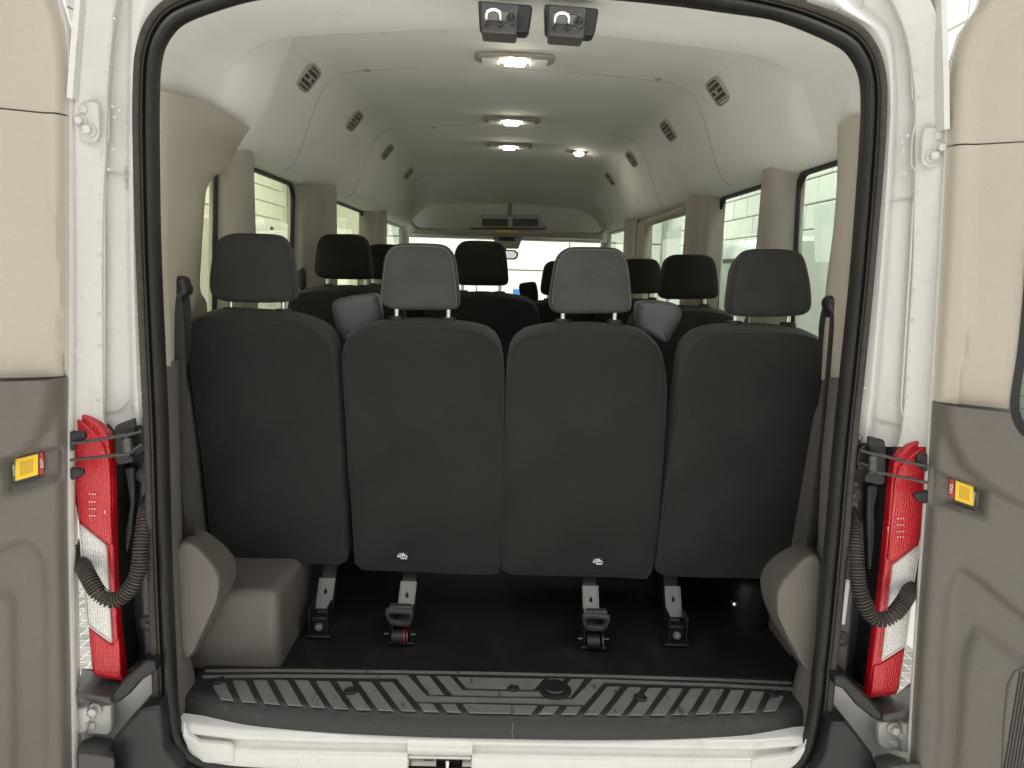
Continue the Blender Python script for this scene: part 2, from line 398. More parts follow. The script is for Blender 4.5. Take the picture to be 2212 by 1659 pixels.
# cab front: windshield with posts and hood
ws = [V((-.90, 5.25, .68)), V((.90, 5.25, .68)), V((.82, 4.42, 1.42)), V((-.82, 4.42, 1.42))]
vp('windshield', ws, [(0, 1, 2, 3)], WSH, smooth=False)
for s in (-1, 1):
    v, f = tube([(s*.94, 5.3, .66), (s*.90, 4.8, 1.08), (s*.85, 4.4, 1.45)], .045, 10); vp('windshield_post', v, f, TAUPEP)
box_('dashboard', (0, 4.95, .42), (1.75, .55, .5), BLK, bevel=.05, segs=4)
box_('hood', (0, 5.9, .30), (1.85, 1.2, .5), WHT, bevel=.1, segs=4)

# ---- floor of the cabin
v, f = boxm((0, 2.5, -.03), (1.9, 4.9, .05)); vp('cabin_floor', v, f, FLR, bevel=.002)
v, f = boxm((0, 2.8, -.1), (1.95, 5.2, .05)); vp('underbody', v, f, BLK)

# ---- headliner: rear cap and three panels with open joints
main = [(.885, 1.398), (.86, 1.400), (.83, 1.407), (.805, 1.420), (.785, 1.441), (.768, 1.475), (.750, 1.52), (.732, 1.57), (.712, 1.625), (.690, 1.675),
        (.657, 1.725), (.61, 1.752), (.5, 1.768), (.3, 1.782), (0, 1.79)]
cap = [(.885, 1.398), (.865, 1.403), (.84, 1.413), (.818, 1.43), (.80, 1.455), (.785, 1.49), (.77, 1.53), (.75, 1.57), (.72, 1.60), (.67, 1.625),
       (.60, 1.64), (.49, 1.651), (.36, 1.661), (.2, 1.672), (0, 1.678)]
opn = [(.79, 1.385), (.775, 1.40), (.762, 1.42), (.757, 1.44), (.752, 1.46), (.746, 1.485), (.736, 1.512), (.722, 1.536), (.70, 1.556), (.65, 1.582),
       (.55, 1.612), (.45, 1.623), (.34, 1.633), (.2, 1.641), (0, 1.645)]
def section(half, Y, bul=0, drop=0):
    o = []
    for s in (-1, 1):
        r = []
        for (x, z) in half:
            xx = x
            if s < 0 and bul: xx = x-bul*smooth01((z-1.41)/.12)*smooth01((1.79-z)/.10)
            zz = z-drop*smooth01((z-1.42)/.38)
            r.append(V((s*xx, Y, zz)))
        o.append(r)
    return catmull(o[0]+o[1][::-1][1:], 81)
def mixs(a, b, t): return [(p[0]*(1-t)+q[0]*t, p[1]*(1-t)+q[1]*t) for p, q in zip(a, b)]
capm = mixs(cap, main, .0)
rows = [section(opn, .010), section(mixs(opn, cap, .2), .05), section(mixs(opn, cap, .6), .14, .006), section(mixs(opn, cap, .9), .25, .02), section(cap, .33, .032), section(mixs(cap, main, .06), .345, .034),
        section(mixs(cap, main, .5), .375, .036), section(mixs(cap, main, .9), .41, .038), section(main, .45, .041), section(main, .55, .043), section(main, .60, .038), section(main, .64, .018), section(main, .68, 0),
        section(main, .9), section(main, 1.099)]
v, f = grid(rows); vp('headliner_panel', v, f, HEAD, auto=50)
rows = [section(main, y) for y in (1.1005, 1.4, 1.7, 1.95, 2.119)]
v, f = grid(rows); vp('headliner_panel', v, f, HEAD, auto=50)
rows = [section(main, y, 0, d) for y, d in ((2.1205, 0), (2.5, 0), (3.0, .004), (3.3, .014), (3.5, .024), (3.649, .035))]
v, f = grid(rows); vp('headliner_panel', v, f, HEAD, auto=50)
rows = [section(main, y, 0, d) for y, d in ((3.6505, .035), (3.85, .052), (4.05, .085), (4.2, .12), (4.32, .16), (4.40, .21))]
v, f = grid(rows); vp('headliner_panel', v, f, HEAD, auto=50)
for o, c in zip([p for p in van.children if p.name.startswith('headliner_panel')], range(4)): pass
# fine groove cords at the joints
for Y, d in ((1.0998, 0), (2.1198, 0), (3.6498, .035)):
    p = [q+V((0, 0, .004)) for q in section(main, Y, 0, d)][2:-2]
    v, f = tube([q-V((0, 0, .0035)) for q in p], .0018, 6); vp('panel_joint', v, f, TAUPEP)
# push pins in the headliner
for (px, py, z) in ((617, 20, 1.655), (1604, 54, 1.655), (792, 152, 1.765), (1422, 171, 1.765), (952, 391, 1.735), (1244, 401, 1.735), (935, 275, 1.778), (1330, 290, 1.768)):
    p = aZ(px, py, z); v, f = disc(p+V((0, 0, .006)), (0, 0, -1), .017 if py < 100 else .014, .008, 18, .003); vp('trim_clip', v, f, HEAD if py < 100 else TAUPEP)

# ---- air vents on the roof sides
def vent(px, py, s):
    p = aX(px, py, s*.697); z = p.z
    r = vpart('air_vent')
    dr = .0 if p.y < 3 else .004+(p.y-3)*.045
    hz = [(x, q-dr*smooth01((q-1.42)/.38)) for (x, q) in main]
    # surface at this height
    for (x1, z1), (x2, z2) in zip(hz, hz[1:]):
        if z1 <= z <= z2: t = (z-z1)/(z2-z1); X = x1+(x2-x1)*t; tz = V((s*(x2-x1), 0, z2-z1)).normalized(); break
    nrm = V((-s*tz.z, 0, s*tz.x)); ty = V((0, 1, 0)); c = V((s*X, p.y, z))
    sh = .25
    def at(u, w, d): return c+ty*(u+sh*w)+tz*w+nrm*d
    W, H = .068, .048
    def rr(w, h, d, n=28):
        o = []
        for i in range(n):
            a = 2*math.pi*i/n; cx, sx = math.cos(a), math.sin(a); e = .45
            o.append(at(w*abs(cx)**e*(1 if cx > 0 else -1), h*abs(sx)**e*(1 if sx > 0 else -1), d))
        return o
    v, f = rings([rr(W, H, -.004), rr(W, H, .004), rr(W*.96, H*.95, .007), rr(W*.86, H*.83, .0085), rr(W*.82, H*.79, .005), rr(W*.82, H*.79, -.004)], False, False)
    obj('bezel', v, f, TAUPEP, r, auto=60)
    v, f = rings([rr(W*.82, H*.78, .0036), rr(W*.3, H*.3, .0037)], False, True); obj('duct', v, f, BLK, r)
    for k in range(4):
        w0 = (k-1.5)*H*.38
        q = [at(-W*.8, w0-.003, .005), at(W*.8, w0-.003, .005), at(W*.8, w0+.003, .0075), at(-W*.8, w0+.003, .0075)]
        v, f = slab(q, nrm*.0018); obj('slat', v, f, TAUPEP, r, bevel=0)
    for k in (-1, 0, 1):
        q = [at(k*W*.33-.002, -H*.7, .0042), at(k*W*.33+.002, -H*.7, .0042), at(k*W*.33+.002, H*.7, .0042), at(k*W*.33-.002, H*.7, .0042)]
        v, f = slab(q, nrm*.002); obj('vane', v, f, TAUPE, r)
    v, f = disc(at(0, 0, .006), nrm, .008, .005, 12); obj('thumb_tab', v, f, TAUPEP, r)
for (px, py) in ((655, 167), (755, 260), (827, 327), (873, 373)): vent(px, py, -1)
for (px, py) in ((1560, 197), (1452, 282), (1373, 343), (1325, 386)): vent(px, py, 1)

# ---- ceiling lamps
def dome(px, py, z, n, wide=.16, hgt=.024):
    p = aZ(px, py, z); r = vpart('dome_light')
    def rr(w, h, d, nn=32):
        o = []
        for i in range(nn):
            a = 2*math.pi*i/nn; cx, sx = math.cos(a), math.sin(a); e = .4
            o.append(p+V((w*abs(cx)**e*(1 if cx > 0 else -1), h*abs(sx)**e*(1 if sx > 0 else -1), -d)))
        return o
    v, f = rings([rr(wide*.5, hgt*2, 0), rr(wide*.5, hgt*2, .006), rr(wide*.47, hgt*1.8, .012), rr(wide*.44, hgt*1.5, .013)], True, True)
    obj('housing', v, f, TAUPEP, r)
    v, f = boxm(p+V((0, -.004, -.017)), (wide*.25, hgt*1.3, .018)); obj('lens', v, f, LAMP, r, bevel=.003)
    for s in (-1, 1):
        v, f = boxm(p+V((s*wide*.3, 0, -.0145)), (wide*.22, hgt*2.4, .008)); obj('switch', v, f, HEAD, r, bevel=.002)
        v, f = disc(p+V((s*.014, -hgt-.008, -.018)), (0, -.6, -1), .006, .004, 10); obj('led', v, f, LED, r)
dome(1112, 124, 1.786, 0, .27, .026); dome(1105, 258, 1.786, 0, .27, .026); dome(1100, 313, 1.785, 0, .27, .026)
p = aZ(1250, 328, 1.772); r = vpart('reading_light')
v, f = boxm(p+V((0, 0, 0)), (.09, .075, .02)); obj('housing', v, f, TAUPEP, r, bevel=.008)
v, f = disc(p+V((.002, -.015, -.009)), (0, -.4, -1), .026, .008, 18); obj('lens', v, f, LAMP, r)

# ---- overhead shelf at the cab
sh = vpart('overhead_shelf')
def shp(n, v, f, m, **k): return obj(n, v, f, m, sh, **k)
YS = 4.0
lip = [aY(x, y, YS) for x, y in ((886, 472), (893, 484), (904, 492), (1000, 497), (1100, 499), (1200, 501), (1292, 503), (1302, 497), (1308, 486))]
lip2 = [p+V((0, 0, -.03)) for p in lip]
v, f = grid([lip, [p+V((0, -.012, -.015)) for p in lip], lip2, [p+V((0, .05, -.012)) for p in lip2]]); shp('lip', v, f, TAUPEP, solid=.008)
v, f = boxm((.02, YS+.19, 1.335), (1.5, .36, .012)); shp('deck', v, f, TAUPEP)
v, f = boxm((.02, YS+.37, 1.49), (1.66, .02, .34)); shp('back_wall', v, f, HEAD)
v, f = slab([aY(x, y, YS+.35) for x, y in ((1097, 434), (1107, 434), (1105, 466), (1096, 466))], (0, .04, 0)); shp('rib', v, f, TAUPEP)
cb = [aY(x, y, YS-.02) for x, y in ((1012, 492), (1040, 464), (1165, 466), (1182, 493))]
v, f = slab(cb, (0, .2, 0)); shp('console_box', v, f, TAUPEP, bevel=.01)
for a, b in ((1041, 1098), (1107, 1163)):
    q = [aY(x, y, YS-.026) for x, y in ((a, 472), (b, 473), (b, 490), (a, 489))]
    v, f = slab(q, (0, .01, 0)); shp('pocket', v, f, BLK)
    q = [aY(x, y, YS-.03) for x, y in ((a, 487), (b, 488), (b, 490.5), (a, 489.5))]
    v, f = slab(q, (0, .01, 0)); shp('pocket_lip', v, f, TAUPE)
q = [aY(x, y, YS-.03) for x, y in ((1072, 496.5), (1119, 497.5), (1119, 502.5), (1072, 501.5))]
v, f = slab(q, (0, .008, 0)); shp('warning_label', v, f, YEL)
for k in range(5):
    q = [aY(1080+k*7.5+d, 498.9+h+k*.15, YS-.0315) for d, h in ((0, 0), (5.5, .1), (5.5, .9), (0, .8))]; shp('label_print', q, [(0, 1, 2, 3)], BLK)
q = [aY(x, y, YS+.1) for x, y in ((1060, 503), (1132, 505), (1120, 537), (1075, 536))]
v, f = slab(q, (0, .12, 0)); shp('overhead_console', v, f, TAUPEP, bevel=.01)
q = [aY(x, y, YS+.095) for x, y in ((1078, 509), (1112, 510), (1112, 521), (1078, 520))]
v, f = slab(q, (0, .01, 0)); shp('switch_panel', v, f, BLK, bevel=.003)
for x in (1087, 1103):
    v, f = disc(aY(x, 515, YS+.093), (0, -1, 0), .011, .004, 14); shp('knob', v, f, DSTL)
mr_ = vpart('rear_view_mirror')
q = [aY(x, y, 4.3) for x, y in ((1060, 542), (1066, 539), (1112, 540), (1120, 546), (1119, 555), (1113, 561), (1064, 560), (1059, 554))]
v, f = slab(q, (0, .03, 0)); obj('housing', v, f, BLK, mr_, bevel=.004)
q2 = [aY(x, y, 4.296) for x, y in ((1064, 544), (1068, 542), (1110, 543), (1116, 548), (1115, 554), (1110, 558), (1067, 557), (1063, 553))]
obj('mirror_glass', q2, [tuple(range(8))], CHR, mr_, smooth=False)
v, f = tube([aY(1090, 541, 4.32), aY(1092, 528, 4.35)], .014, 10); obj('stem', v, f, BLK, mr_)
for a, b in (((905, 503), (1058, 508)), ((1136, 510), (1290, 514))):
    v, f = tube([aY(*a, 4.36), aY((a[0]+b[0])/2, (a[1]+b[1])/2, 4.35), aY(*b, 4.36)], .016, 10); vp('sun_visor', v, f, HEAD)

# ---- side windows, window trims and posts inside the cabin
WZ0, WZ1 = .74, 1.392
WIN = [(.15, .645), (.79, 1.425), (1.60, 2.88)]
for s in (-1, 1):
    for wi, (a, b) in enumerate(WIN):
        g = vpart('side_window')
        def gp(y, z, d=0): return V((s*(.922-.03*(z-WZ0)/.66-d), y, z))
        obj('pane', [gp(a, WZ0), gp(b, WZ0), gp(b, WZ1+.02), gp(a, WZ1+.02)], [(0, 1, 2, 3)], GLS if s > 0 else GLSL, g, smooth=False)
        def rr(ins, d, n=40, rad=.06):
            y0, y1, z0, z1 = a+ins, b-ins, WZ0+ins, WZ1-ins*.6; o = []
            for (cy, cz, a0) in ((y1-rad, z1-rad, 0), (y0+rad, z1-rad, 90), (y0+rad, z0+rad, 180), (y1-rad, z0+rad, 270)):
                for k in range(8):
                    t = math.radians(a0+k*90/7); o.append(gp(cy+rad*math.cos(t), cz+rad*math.sin(t), d))
            return o
        v, f = rings([rr(-.010, .002), rr(-.010, .012), rr(.010, .012), rr(.013, .002)], False, False); obj('rubber_rim', v, f, BLK, g)
    # belt-line wall below the windows
    rows = [[V((s*x, y, z)) for (x, z) in ((.905, .76), (.88, .74), (.872, .70), (.868, .3), (.86, -.02))] for y in (.30, 1, 2, 3, 4, 5.1)]
    v, f = grid(rows); vp('side_trim', v, f, TAUPE, solid=.01)
    rows = [[V((s*x, y, z)) for (x, z) in ((.885, 1.402), (.90, 1.412), (.925, 1.43))] for y in (.1, 1, 2, 3, 4.4)]
    v, f = grid(rows); vp('window_header', v, f, HEAD, solid=.006)
def postc(s, sec, name='pillar_trim', m=TAUPEP, z0=.72, z1=1.432):
    rows = []
    for z in (z0, .85, 1.0, 1.15, 1.3, 1.38, z1):
        t = 0
        rows.append([V((s*(x+t*(1 if x < .87 else 0)), y, z)) for (x, y) in sec])
    v, f = grid(rows); return vp(name, v, f, m, solid=.005, auto=55)
P1 = catmull([(.905, .640, 0), (.882, .646, 0), (.845, .652, 0), (.822, .664, 0), (.812, .685, 0), (.812, .74, 0), (.83, .775, 0), (.905, .80, 0)], 24)
postc(-1, [(p.x, p.y) for p in P1]); postc(1, [(p.x, p.y) for p in P1])
P2l = catmull([(.905, 1.43, 0), (.882, 1.437, 0), (.852, 1.45, 0), (.845, 1.50, 0), (.838, 1.60, 0), (.812, 1.635, 0), (.800, 1.68, 0), (.795, 1.78, 0), (.82, 1.82, 0), (.905, 1.83, 0)], 34)
postc(-1, [(p.x, p.y) for p in P2l])
P2r = catmull([(.905, 1.405, 0), (.882, 1.412, 0), (.845, 1.425, 0), (.835, 1.46, 0), (.825, 1.52, 0), (.805, 1.56, 0), (.80, 1.63, 0), (.82, 1.66, 0), (.905, 1.68, 0)], 30)
postc(1, [(p.x, p.y) for p in P2r])
P3 = catmull([(.905, 2.84, 0), (.882, 2.85, 0), (.85, 2.87, 0), (.83, 2.92, 0), (.82, 3.02, 0), (.80, 3.08, 0), (.80, 3.2, 0), (.82, 3.3, 0), (.905, 3.33, 0)], 30)
postc(-1, [(p.x, p.y) for p in P3]); postc(1, [(p.x, p.y) for p in P3])
# sliding-door inner frame on the right
v, f = tube([V((.86, 2.80, .75)), V((.86, 2.80, 1.30)), V((.86, 2.74, 1.385)), V((.86, 1.8, 1.39))], .028, 10); vp('door_inner_frame', v, f, TAUPEP)
v, f = tube([V((.835, 2.93, .75)), V((.835, 2.93, 1.38)), V((.835, 2.86, 1.44)), V((.835, 1.75, 1.45))], .011, 8); vp('sliding_door_seal', v, f, RUB)
# front cab doors: dark lower and plain glass
for s in (-1, 1):
    obj_ = vpart('front_window')
    obj('pane', [V((s*.92, 3.5, .74)), V((s*.92, 5.2, .74)), V((s*.89, 4.45, 1.38)), V((s*.89, 3.5, 1.40))], [(0, 1, 2, 3)], GLS, obj_, smooth=False)
    v, f = boxm((s*.895, 3.9, 1.43), (.06, 1.1, .08)); obj('upper_frame', v, f, TAUPEP, obj_, bevel=.01)

# ---- left rear corner trim (wide, with the air duct) and right rear corner trim
def pxgrid(rows, nu, nv):
    R = [catmull([aY(*p) for p in r], nu) for r in rows]
    cols = [catmull([R[i][j] for i in range(len(R))], nv) for j in range(nu)]
    return grid([[cols[j][i] for j in range(nu)] for i in range(nv)])
rowsL = [
 [(346, 196, .010), (364, 200, .04), (440, 221, .25), (490, 247, .36), (540, 276, .50)],
 [(346, 260, .010), (362, 262, .04), (438, 270, .26), (480, 284, .38), (522, 302, .52)],
 [(346, 320, .010), (361, 322, .04), (434, 325, .32), (470, 332, .45), (503, 338, .59)],
 [(346, 360, .010), (361, 361, .04), (428, 357, .31), (455, 362, .42), (482, 366, .55)],
 [(347, 378, .010), (361, 379, .04), (412, 372, .25), (440, 376, .36), (458, 384, .48)],
 [(347, 405, .010), (361, 405, .04), (405, 405, .22), (428, 405, .33), (445, 408, .46)],
 [(347, 450, .010), (361, 450, .04), (403, 450, .21), (424, 450, .31), (440, 450, .45)],
 [(347, 560, .010), (361, 560, .04), (400, 560, .20), (420, 560, .31), (433, 560, .45)],
 [(349, 632, .010), (362, 632, .04), (398, 632, .19), (417, 630, .30), (431, 625, .45)],
 [(351, 660, .010), (364, 660, .04), (397, 660, .22), (422, 656, .38), (445, 654, .52)],
 [(354, 711, .010), (367, 711, .04), (394, 711, .27), (420, 706, .43), (447, 700, .57)],
 [(357, 791, .010), (370, 790, .04), (390, 787, .29), (418, 785, .46), (449, 790, .62)]]
v, f = pxgrid(rowsL, 36, 70); vp('corner_trim', v, f, BEIGE, solid=.004, auto=60)
rowsR = [
 [(1869, 249, .010), (1853, 250, .05), (1830, 258, .10), (1813, 268, .15), (1811, 274, .2)],
 [(1868, 300, .010), (1852, 300, .05), (1830, 302, .10), (1813, 305, .15), (1811, 308, .2)],
 [(1864, 380, .010), (1848, 380, .05), (1827, 380, .10), (1813, 382, .15), (1810, 384, .2)],
 [(1856, 480, .010), (1841, 480, .05), (1820, 480, .10), (1806, 482, .15), (1803, 484, .2)],
 [(1848, 576, .010), (1833, 576, .05), (1811, 576, .10), (1795, 578, .15), (1791, 580, .2)],
 [(1844, 625, .010), (1830, 625, .05), (1808, 625, .10), (1789, 627, .15), (1785, 629, .2)],
 [(1839, 680, .010), (1826, 680, .05), (1806, 680, .10), (1786, 680, .15), (1782, 682, .2)],
 [(1828, 760, .010), (1816, 760, .05), (1800, 760, .10), (1784, 760, .15), (1779, 760, .2)],
 [(1818, 829, .010), (1805, 827, .05), (1795, 822, .10), (1782, 820, .15), (1776, 820, .2)]]
v, f = pxgrid(rowsR, 26, 50); vp('corner_trim', v, f, BEIGE, solid=.004, auto=60)
# lower corner trims
def lowtrim(rows, sgn, nu=26, nv=40):
    R_ = []
    for r in rows:
        p = [aY(*q) for q in r]; z = p[-1].z; p += [V((sgn*.83, .16, z)), V((sgn*.872, .26, z)), V((sgn*.885, .60, z))]; R_.append(catmull(p, nu))
    cols = [catmull([R_[i][j] for i in range(len(R_))], nv) for j in range(nu)]
    return grid([[cols[j][i] for j in range(nu)] for i in range(nv)])
rl = [[(356, 780, .010), (370, 780, .04), (384, 780, .09)], [(365, 1000, .010), (377, 1000, .04), (388, 1000, .09)], [(368, 1100, .010), (380, 1100, .04), (391, 1100, .09)],
      [(373, 1260, .010), (384, 1260, .04), (396, 1260, .09)], [(377, 1395, .010), (389, 1395, .04), (404, 1395, .09)], [(381, 1480, .010), (392, 1478, .04), (420, 1455, .11)], [(385, 1560, .010), (394, 1556, .04), (424, 1500, .11)]]
v, f = lowtrim(rl, -1); vp('lower_corner_trim', v, f, TAUPE, solid=.004, auto=60)
rr_ = [[(1820, 815, .010), (1806, 815, .04), (1793, 815, .09)], [(1800, 989, .010), (1788, 989, .04), (1776, 989, .09)], [(1793, 1114, .010), (1782, 1114, .04), (1770, 1114, .09)],
       [(1787, 1257, .010), (1777, 1257, .04), (1766, 1257, .09)], [(1770, 1400, .010), (1758, 1400, .04), (1738, 1400, .09)], [(1760, 1480, .010), (1749, 1480, .04), (1716, 1470, .11)], [(1746, 1575, .010), (1738, 1570, .04), (1706, 1530, .11)]]
v, f = lowtrim(rr_, 1); vp('lower_corner_trim', v, f, TAUPE, solid=.004, auto=60)
# storage covers low in both corners
def pod(face, outer):
    def soft(pts, n=72):
        P = resample(pts, n, True)
        for _ in range(3): P = [(P[i-1]+P[i]*2+P[(i+1) % n])*.25 for i in range(n)]
        return P
    n_ = len(face); a = soft([aY(x, y, .045) for x, y in face]); b = soft([aY(x, y, .165) for x, y in outer])
    k = min(range(72), key=lambda i: sum((b[(i+j) % 72]-a[j]).length for j in range(0, 72, 6))); b = b[k:]+b[:k]
    c = sum(a, V())/72
    rs = [[p.lerp(c, .6) for p in a], [p.lerp(c, .10) for p in a], [p.lerp(c, .035) for p in a], [p.lerp(q, .03)+V((0, .0025, 0)) for p, q in zip(a, b)], [p.lerp(q, .12)+V((0, .004, 0)) for p, q in zip(a, b)], [p.lerp(q, .20) for p, q in zip(a, b)], [p.lerp(q, .92) for p, q in zip(a, b)], b, [V((q.x+.25*((.86 if q.x > 0 else -.86)-q.x), q.y+.02, q.z)) for q in b], [V((q.x+.9*((.86 if q.x > 0 else -.86)-q.x), q.y+.05, q.z)) for q in b]]
    v, f = rings(rs, True, False); o = vp('storage_cover', v, f, TAUPE, auto=70)
    return a
faL = [(382, 1187), (384, 1174), (396, 1170), (424, 1182), (450, 1212), (470, 1238), (474, 1262), (471, 1294), (446, 1350), (417, 1410), (401, 1427), (394, 1420), (390, 1350), (386, 1260)]
ouL = [(379, 1178), (382, 1164), (396, 1158), (420, 1143), (448, 1147), (484, 1176), (508, 1200), (514, 1222), (508, 1255), (482, 1310), (428, 1407), (402, 1434), (391, 1428), (383, 1300)]
pod(faL, ouL)
faR = [(1774, 1208), (1770, 1199), (1752, 1200), (1732, 1212), (1705, 1243), (1683, 1270), (1677, 1298), (1679, 1330), (1705, 1385), (1732, 1434), (1750, 1456), (1757, 1448), (1762, 1380), (1768, 1290)]
ouR = [(1778, 1202), (1773, 1192), (1762, 1190), (1741, 1174), (1708, 1178), (1668, 1203), (1646, 1228), (1640, 1252), (1648, 1296), (1668, 1340), (1703, 1402), (1742, 1462), (1757, 1462), (1770, 1320)]
pod(faR, ouR)
v, f = tube([aY(x, y, .047) for x, y in ((381, 1190), (384, 1290), (391, 1420))], .0022, 6); vp('cover_seam', v, f, BLK)
v, f = tube([aY(x, y, .047) for x, y in ((1774, 1212), (1768, 1300), (1758, 1450))], .0022, 6); vp('cover_seam', v, f, BLK)
# wheel housings
def rbox(c, s, m, name, bevel=.045):
    v, f = boxm(c, s); return vp(name, v, f, m, bevel=bevel, segs=5, auto=80)
rbox((-.735, .56, .085), (.30, .76, .265), TAUPE, 'wheel_housing', .026)
rbox((.80, .80, .06), (.12, .7, .2), FLR, 'wheel_housing')
v, f = disc(aY(1585, 1305, .40), (-.1, -1, .5), .012, .012, 18, .008); vp('floor_glint', v, f, CHR)  # chrome dome put in to draw the bright glint on the dark floor

# ---- seat belts on the two rear corners
def belt(side, guide, web, web2):
    r = vpart('seat_belt')
    gc = [aY(x, y, .12) for x, y in guide]
    v, f = pillow(gc, [(.014, -.014), (.008, -.013), (.003, -.008), (0, 0), (0, .02), (.006, .035)], (0, -1, 0), 32); obj('guide', v, f, BLK, r, auto=60)
    for w_ in (web, web2):
        rows = []
        for (x1, x2, y, Y) in w_:
            a, b = aY(x1, y, Y), aY(x2, y, Y+.01); rows.append([a, a.lerp(b, .08)+V((0, -.0015, 0)), a.lerp(b, .5)+V((0, -.002, 0)), a.lerp(b, .92)+V((0, -.0015, 0)), b])
        cols = [catmull([q[j] for q in rows], 30) for j in range(5)]
        v, f = grid([[c[i] for c in cols] for i in range(30)]); obj('webbing', v, f, MATS['belt_web'], r, solid=.0025)
mat('belt_web', (.022, .020, .019), .7, spec=.3, noise=900, var=.3, vscale=20, bump=[(1500, .5, .0008)])
mat('belt_web2', (.02, .018, .018), .7)
gL = [(366, 610), (374, 599), (388, 596), (400, 600), (404, 612), (409, 622), (407, 636), (396, 642), (388, 652), (377, 648), (368, 634), (366, 622)]
belt(-1, gL, [(374, 391, 640, .105), (376, 396, 680, .10), (381, 403, 850, .10), (388, 411, 1000, .10), (394, 419, 1100, .10), (397, 421, 1160, .11)],
     [(392, 407, 628, .13), (396, 413, 680, .16), (392, 412, 740, .2), (392, 406, 790, .24)])
gR = [(1785, 648), (1792, 640), (1803, 639), (1814, 643), (1821, 653), (1820, 668), (1816, 684), (1806, 692), (1796, 688), (1788, 674), (1783, 662)]
belt(1, gR, [(1793, 1812, 678, .105), (1790, 1809, 720, .10), (1778, 1798, 860, .10), (1765, 1787, 1000, .10), (1750, 1771, 1115, .10), (1742, 1764, 1178, .11)],
     [(1776, 1792, 662, .13), (1769, 1790, 700, .16), (1768, 1784, 740, .2), (1770, 1782, 790, .24)])

# ---- rubber seal round the opening
outer = [(0, 1.692), (.30, 1.682), (.45, 1.672), (.571, 1.652), (.654, 1.631), (.724, 1.601), (.764, 1.557), (.786, 1.50), (.795, 1.43), (.801, 1.337), (.808, 1.11), (.812, .9), (.814, .70), (.824, .368), (.828, .12), (.828, 0), (.817, -.085), (.79, -.137), (.74, -.168), (.64, -.184), (.3, -.192), (0, -.194)]
inner = [(0, 1.656), (.30, 1.643), (.43, 1.630), (.542, 1.614), (.63, 1.588), (.695, 1.560), (.728, 1.522), (.742, 1.48), (.749, 1.42), (.754, 1.33), (.762, 1.10), (.764, .88), (.766, .70), (.773, .40), (.776, .14), (.777, .01), (.768, -.07), (.748, -.112), (.71, -.135), (.62, -.147), (.3, -.153), (0, -.154)]
# dense shared parameter
def dense(poly):
    full = [V((x, 0, z)) for x, z in poly]+[V((-x, 0, z)) for x, z in poly[::-1][1:-1]]
    out = []; k = len(full)
    for i in range(k):
        p0, p1, p2, p3 = full[i-1], full[i], full[(i+1) % k], full[(i+2) % k]
        for s in range(8):
            t = s/8; d = (p2-p1).length; m1 = (p2-p0)*.5; m2 = (p3-p1)*.5
            if m1.length > d: m1 *= d/m1.length
            if m2.length > d: m2 *= d/m2.length
            out.append((2*t**3-3*t**2+1)*p1+(t**3-2*t**2+t)*m1+(-2*t**3+3*t**2)*p2+(t**3-t**2)*m2)
    return out
OD, ID = dense(outer), dense(inner)
def sealring(prof, m, name, parent):
    rs = [[i.lerp(o, t)+V((0, y, 0)) for i, o in zip(ID, OD)] for (t, y) in prof]
    v, f = rings(rs, False, False); return obj(name, v, f, m, parent, auto=50)
sl = vpart('door_seal')
sealring([(-.02, .010), (-.02, -.004), (.04, -.014), (.16, -.020), (.30, -.019), (.40, -.012), (.44, -.002), (.46, .004)], RUB, 'inner_bulb', sl)
sealring([(.44, .006), (.455, -.008), (.50, -.016), (.555, -.017), (.59, -.009), (.60, .004)], RUB, 'middle_lip', sl)
sealring([(.59, .006), (.61, -.007), (.64, -.014), (.72, -.018), (.86, -.018), (.95, -.014), (1.0, -.004), (1.0, .05)], RUBD, 'outer_lip', sl)

# ---- white rear corner posts with drip gutters (left and right)
def postgrid(rows, m=WHT):
    R = [[aY(*p) for p in r] for r in rows]; k = len(R[0])
    # insert small radii between columns by catmull down the columns only, keep creases across
    cols = [catmull([r[j] for r in R], 60) for j in range(k)]
    dn = []
    for i in range(60):
        row = [c[i] for c in cols]; o = [row[0]]
        for a, p, b in zip(row, row[1:], row[2:]):
            o.append(p.lerp(a, .14)); o.append(p.lerp(a, .05).lerp(p.lerp(b, .05), .5)); o.append(p.lerp(b, .14))
        o.append(row[-1]); dn.append(o)
    v, f = grid(dn); return vp('corner_post', v, f, m, auto=70)
def LR(y, c0, c1, c2, c3, c4, c5, c6, c7):
    return [(c0, y, .03), (c1, y, .012), (c2, y, .020), (c3, y, .050), (c4, y, .048), (c5, y, .022), (c6, y, .015), (c7, y, -.012)]
rowsPL = [
 [(420, -120, .03), (380, -120, .01), (330, -110, .02), (310, -105, .05), (300, -100, .048), (285, -90, .022), (265, -80, .015), (222, -60, -.012)],
 [(380, 0, .03), (318, -20, .01), (290, -15, .02), (280, -12, .05), (268, -8, .048), (252, -4, .022), (238, 0, .015), (186, 0, -.012)],
 LR(87, 325, 296, 284, 278, 248, 242, 224, 174), LR(174, 312, 290, 281, 276, 242, 234, 216, 166), LR(243, 310, 287, 280, 276, 238, 232, 216, 160),
 LR(330, 308, 286, 280, 276, 236, 229, 206, 158), LR(417, 308, 286, 280, 276, 231, 224, 202, 156), LR(576, 310, 288, 282, 277, 228, 221, 199, 156),
 LR(746, 318, 291, 286, 281, 228, 222, 199, 156), LR(850, 324, 294, 288, 284, 228, 223, 200, 156), LR(905, 326, 298, 292, 288, 230, 224, 203, 156), LR(935, 328, 300, 296, 292, 236, 232, 212, 156)]
postgrid(rowsPL)
def RR(y, c): return [(x, y, d) for x, d in zip(c, (.03, .012, .020, .050, .048, .022, .015, -.012))]
